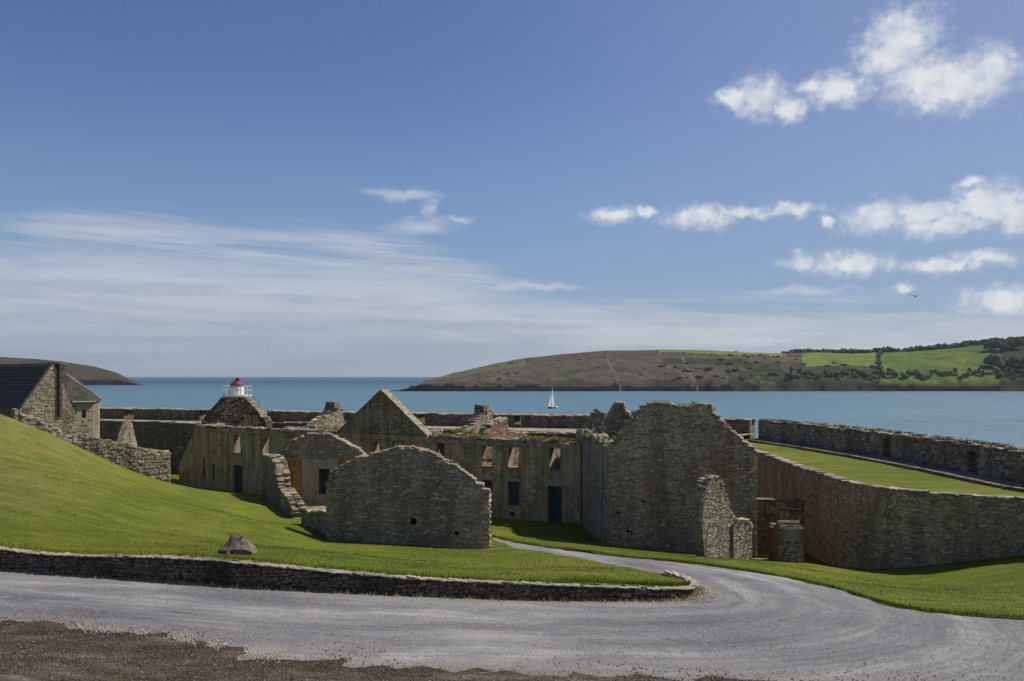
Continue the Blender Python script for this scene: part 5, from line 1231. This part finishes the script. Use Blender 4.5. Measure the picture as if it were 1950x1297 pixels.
# ------------------------------------------------------------------ small stuff: pebbles, blades, plants
def pebbles(name, xyz, size, mat, label, cat):
    n = len(xyz); base = np.array([(-1,0,0),(0,-1,0),(1,0,0),(0,1,0),(0,0,0.8),(0,0,-0.6)]); tri = np.array([(0,1,4),(1,2,4),(2,3,4),(3,0,4),(1,0,5),(2,1,5),(3,2,5),(0,3,5)])
    a = rng.uniform(0, 6.28, n); s = rng.uniform(size[0], size[1], (n, 1, 1))*rng.uniform(0.6, 1.3, (n, 6, 1))
    v = base[None]*s*np.array([1.0, 0.8, 0.7]); ca, sa = np.cos(a)[:, None], np.sin(a)[:, None]
    x = v[..., 0]*ca - v[..., 1]*sa; y = v[..., 0]*sa + v[..., 1]*ca; v = np.stack([x, y, v[..., 2]], 2) + xyz[:, None]
    f = (tri[None] + (np.arange(n)*6)[:, None, None]).reshape(-1, 3)
    return fast(name, v.reshape(-1, 3), f, mat, label, cat)
def fast(name, v, f, mat, label, cat):
    me = bpy.data.meshes.new(name); me.vertices.add(len(v)); me.vertices.foreach_set('co', np.ascontiguousarray(v, dtype=np.float32).ravel())
    me.loops.add(len(f)*3); me.loops.foreach_set('vertex_index', np.ascontiguousarray(f, dtype=np.int32).ravel())
    me.polygons.add(len(f)); me.polygons.foreach_set('loop_start', np.arange(len(f), dtype=np.int32)*3)
    try: me.polygons.foreach_set('loop_total', np.full(len(f), 3, dtype=np.int32))
    except Exception: pass
    me.update(calc_edges=True); me.materials.append(mat); me.validate()
    o = bpy.data.objects.new(name, me); C.objects.link(o); tag(o, label, cat, kind='stuff'); return o
n = 26000; d = 15 + 12*rng.random(n)**1.3; r = rng.uniform(-0.62, 0.62, n); q = np.column_stack([r*d, d]); q = q[~inpoly(q, lawn_poly) & ~inpoly(q, bank_poly)]
pebbles('gravel', np.column_stack([q, Rf(q)+0.012]), (0.006, 0.019), M_peb, 'loose grey gravel scattered over the road', 'gravel')
# pale stones: lip of the bank, foot of the wall and round its nose
ps = []
for _ in range(3600):
    k = rnd.uniform(0, 1); px = 150 + 420*k + rnd.gauss(0, 10); dd_ = np.interp(px, [150, 300, 400, 520, 600], [19.1, 18.55, 18.0, 17.3, 16.9]) + rnd.gauss(0, 0.22)
    if noise.noise(Vector((px*0.03, dd_*0.5, 1))) < -0.12: continue
    ps.append(G2(px, dd_))
for _ in range(900):
    px = rnd.uniform(-60, 1320); k = rnd.uniform(0.03, 0.35); i = rnd.randrange(len(wl_pts)); w = wl_pts[i]; w2 = wl_pts[min(i+1, len(wl_pts)-1)]; t = rnd.random(); ps.append((w[0]+(w2[0]-w[0])*t + rnd.uniform(-.2, .2), w[1]+(w2[1]-w[1])*t-k))
for _ in range(700):
    px = rnd.gauss(1335, 16); ps.append(G2(px, rnd.gauss(23.3, 0.45)))
q = np.array(ps); q = q[~inpoly(q, lawn_poly)]; inb = inpoly(q, bank_poly); z = np.where(inb, bank_h(q), Rf(q)) + 0.012
pebbles('pale_rubble', np.column_stack([q, z]), (0.008, 0.03), M_chalk, 'pale broken stones along the road edges and wall foot', 'rubble')
n = 26000; d = 14.5 + 6.5*rng.random(n); r = rng.uniform(-0.65, 0.62, n); q = np.column_stack([r*d, d]); inb = inpoly(q, bank_poly); kp = inb | (edge_d(q) < rng.exponential(0.35, n)); q = q[kp]; inb = inb[kp]
pebbles('bank_stones', np.column_stack([q, np.where(inb, bank_h(q), Rf(q))+0.004]), (0.008, 0.03), M_chalk if False else pebble_mat('brown_pebbles', [(0.06, 0.042, 0.03), (0.12, 0.095, 0.075), (0.17, 0.14, 0.115), (0.27, 0.235, 0.20)]), 'small brown stones strewn on the bare earth bank', 'stones')
def blades(name, xyz, h, w, mat, label, cat):
    n = len(xyz); a = rng.uniform(0, 6.28, n); b = rng.uniform(0, 6.28, n); hh = rng.uniform(h[0], h[1], n); ww = w*hh
    le = hh*rng.uniform(0.1, 0.8, n)
    v = np.empty((n, 3, 3)); v[:, 0] = xyz - np.stack([np.cos(a)*ww, np.sin(a)*ww, np.full(n, 0.01)], 1); v[:, 1] = xyz + np.stack([np.cos(a)*ww, np.sin(a)*ww, np.full(n, -0.01)], 1)
    v[:, 2] = xyz + np.stack([np.cos(b)*le, np.sin(b)*le, hh], 1)
    return fast(name, v.reshape(-1, 3), np.arange(n*3).reshape(-1, 3), mat, label, cat)
n = 330000; d = 21 + 24*rng.random(n)**1.5; r = rng.uniform(-0.62, 0.62, n); q = np.column_stack([r*d, d]); q = q[inpoly(q, lawn_poly)]
blades('grass', np.column_stack([q, Lz(q)]), (0.010, 0.034), 0.2, M_blade, 'short mown grass covering the lawns', 'grass')
ee = []
for _ in range(14000):
    i = rnd.randrange(len(wl_pts)-1); w = wl_pts[i]; w2 = wl_pts[i+1]; t = rnd.random(); ee.append((w[0]+(w2[0]-w[0])*t, w[1]+(w2[1]-w[1])*t + 0.3 + abs(rnd.gauss(0, 0.25))))
for _ in range(16000):
    i = rnd.randrange(len(up_line)-1); w = up_line[i]; w2 = up_line[i+1]; t = rnd.random(); ee.append((w[0]+(w2[0]-w[0])*t + rnd.gauss(0, 0.08), w[1]+(w2[1]-w[1])*t + abs(rnd.gauss(0, 0.3))))
for k in range(len(ret)-1):
    for _ in range(700):
        t = rnd.random(); ee.append((ret[k][0]+(ret[k+1][0]-ret[k][0])*t-abs(rnd.gauss(0.05, 0.15)), ret[k][1]+(ret[k+1][1]-ret[k][1])*t-abs(rnd.gauss(0.05, .15))))
q = np.array(ee); q = q[inpoly(q, lawn_poly)]
blades('long_grass', np.column_stack([q, Lz(q)]), (0.03, 0.09), 0.12, M_blade, 'longer grass along the road edge and foot of the walls', 'grass')
n = 26000; q = np.column_stack([rng.uniform(-0.65, 0.6, n)*18, 14.3 + 5.5*rng.random(n)]); q = q[inpoly(q, bank_poly)]
k = np.array([noise.noise(Vector((a*0.9, b_*1.4, 2))) for a, b_ in q]); q = q[k > -0.08]
blades('dry_grass', np.column_stack([q, bank_h(q)]), (0.02, 0.07), 0.14, pebble_mat('dry_stalks', [(0.07, 0.045, 0.025), (0.13, 0.10, 0.06), (0.19, 0.15, 0.10), (0.10, 0.105, 0.04)]), 'withered brown grass on the bare bank in the foreground', 'grass')
ww_ = []
for _ in range(1500):
    i = rnd.randrange(len(wl_pts)-1); w = wl_pts[i]; ww_.append((w[0]+rnd.uniform(-.2, .2), w[1]-rnd.uniform(0.02, 0.22)))
q = np.array(ww_); q = q[~inpoly(q, lawn_poly)]; blades('weeds', np.column_stack([q, Rf(q)]), (0.04, 0.12), 0.2, M_moss, 'yellow green weeds along the foot of the roadside wall', 'weeds')

n = 1500; d = 23 + 16*rng.random(n)**1.3; q = np.column_stack([rng.uniform(-0.6, 0.6, n)*d, d]); q = q[inpoly(q, lawn_poly)]
k = np.array([noise.noise(Vector((a*0.3, b_*0.3, 12))) for a, b_ in q]); q = q[k > 0.0]
pebbles('daisies', np.column_stack([q, Lz(q)+0.02]), (0.008, 0.018), M_sail, 'tiny white daisies dotted over the lawns', 'flowers')

n = 42000; d = 22 + 18*rng.random(n)**1.4; q = np.column_stack([rng.uniform(-0.6, 0.6, n)*d, d]); q = q[inpoly(q, lawn_poly)]
k = np.array([noise.noise(Vector((a*0.9, b_*1.6, 4))) + 0.5*noise.noise(Vector((a*3.1, b_*4.0, 4))) for a, b_ in q]); q = q[k > 0.18]
blades('coarse_grass', np.column_stack([q, Lz(q)]), (0.03, 0.07), 0.16, M_blade, 'coarser grass tussocks and clover patches in the mown lawn', 'grass')
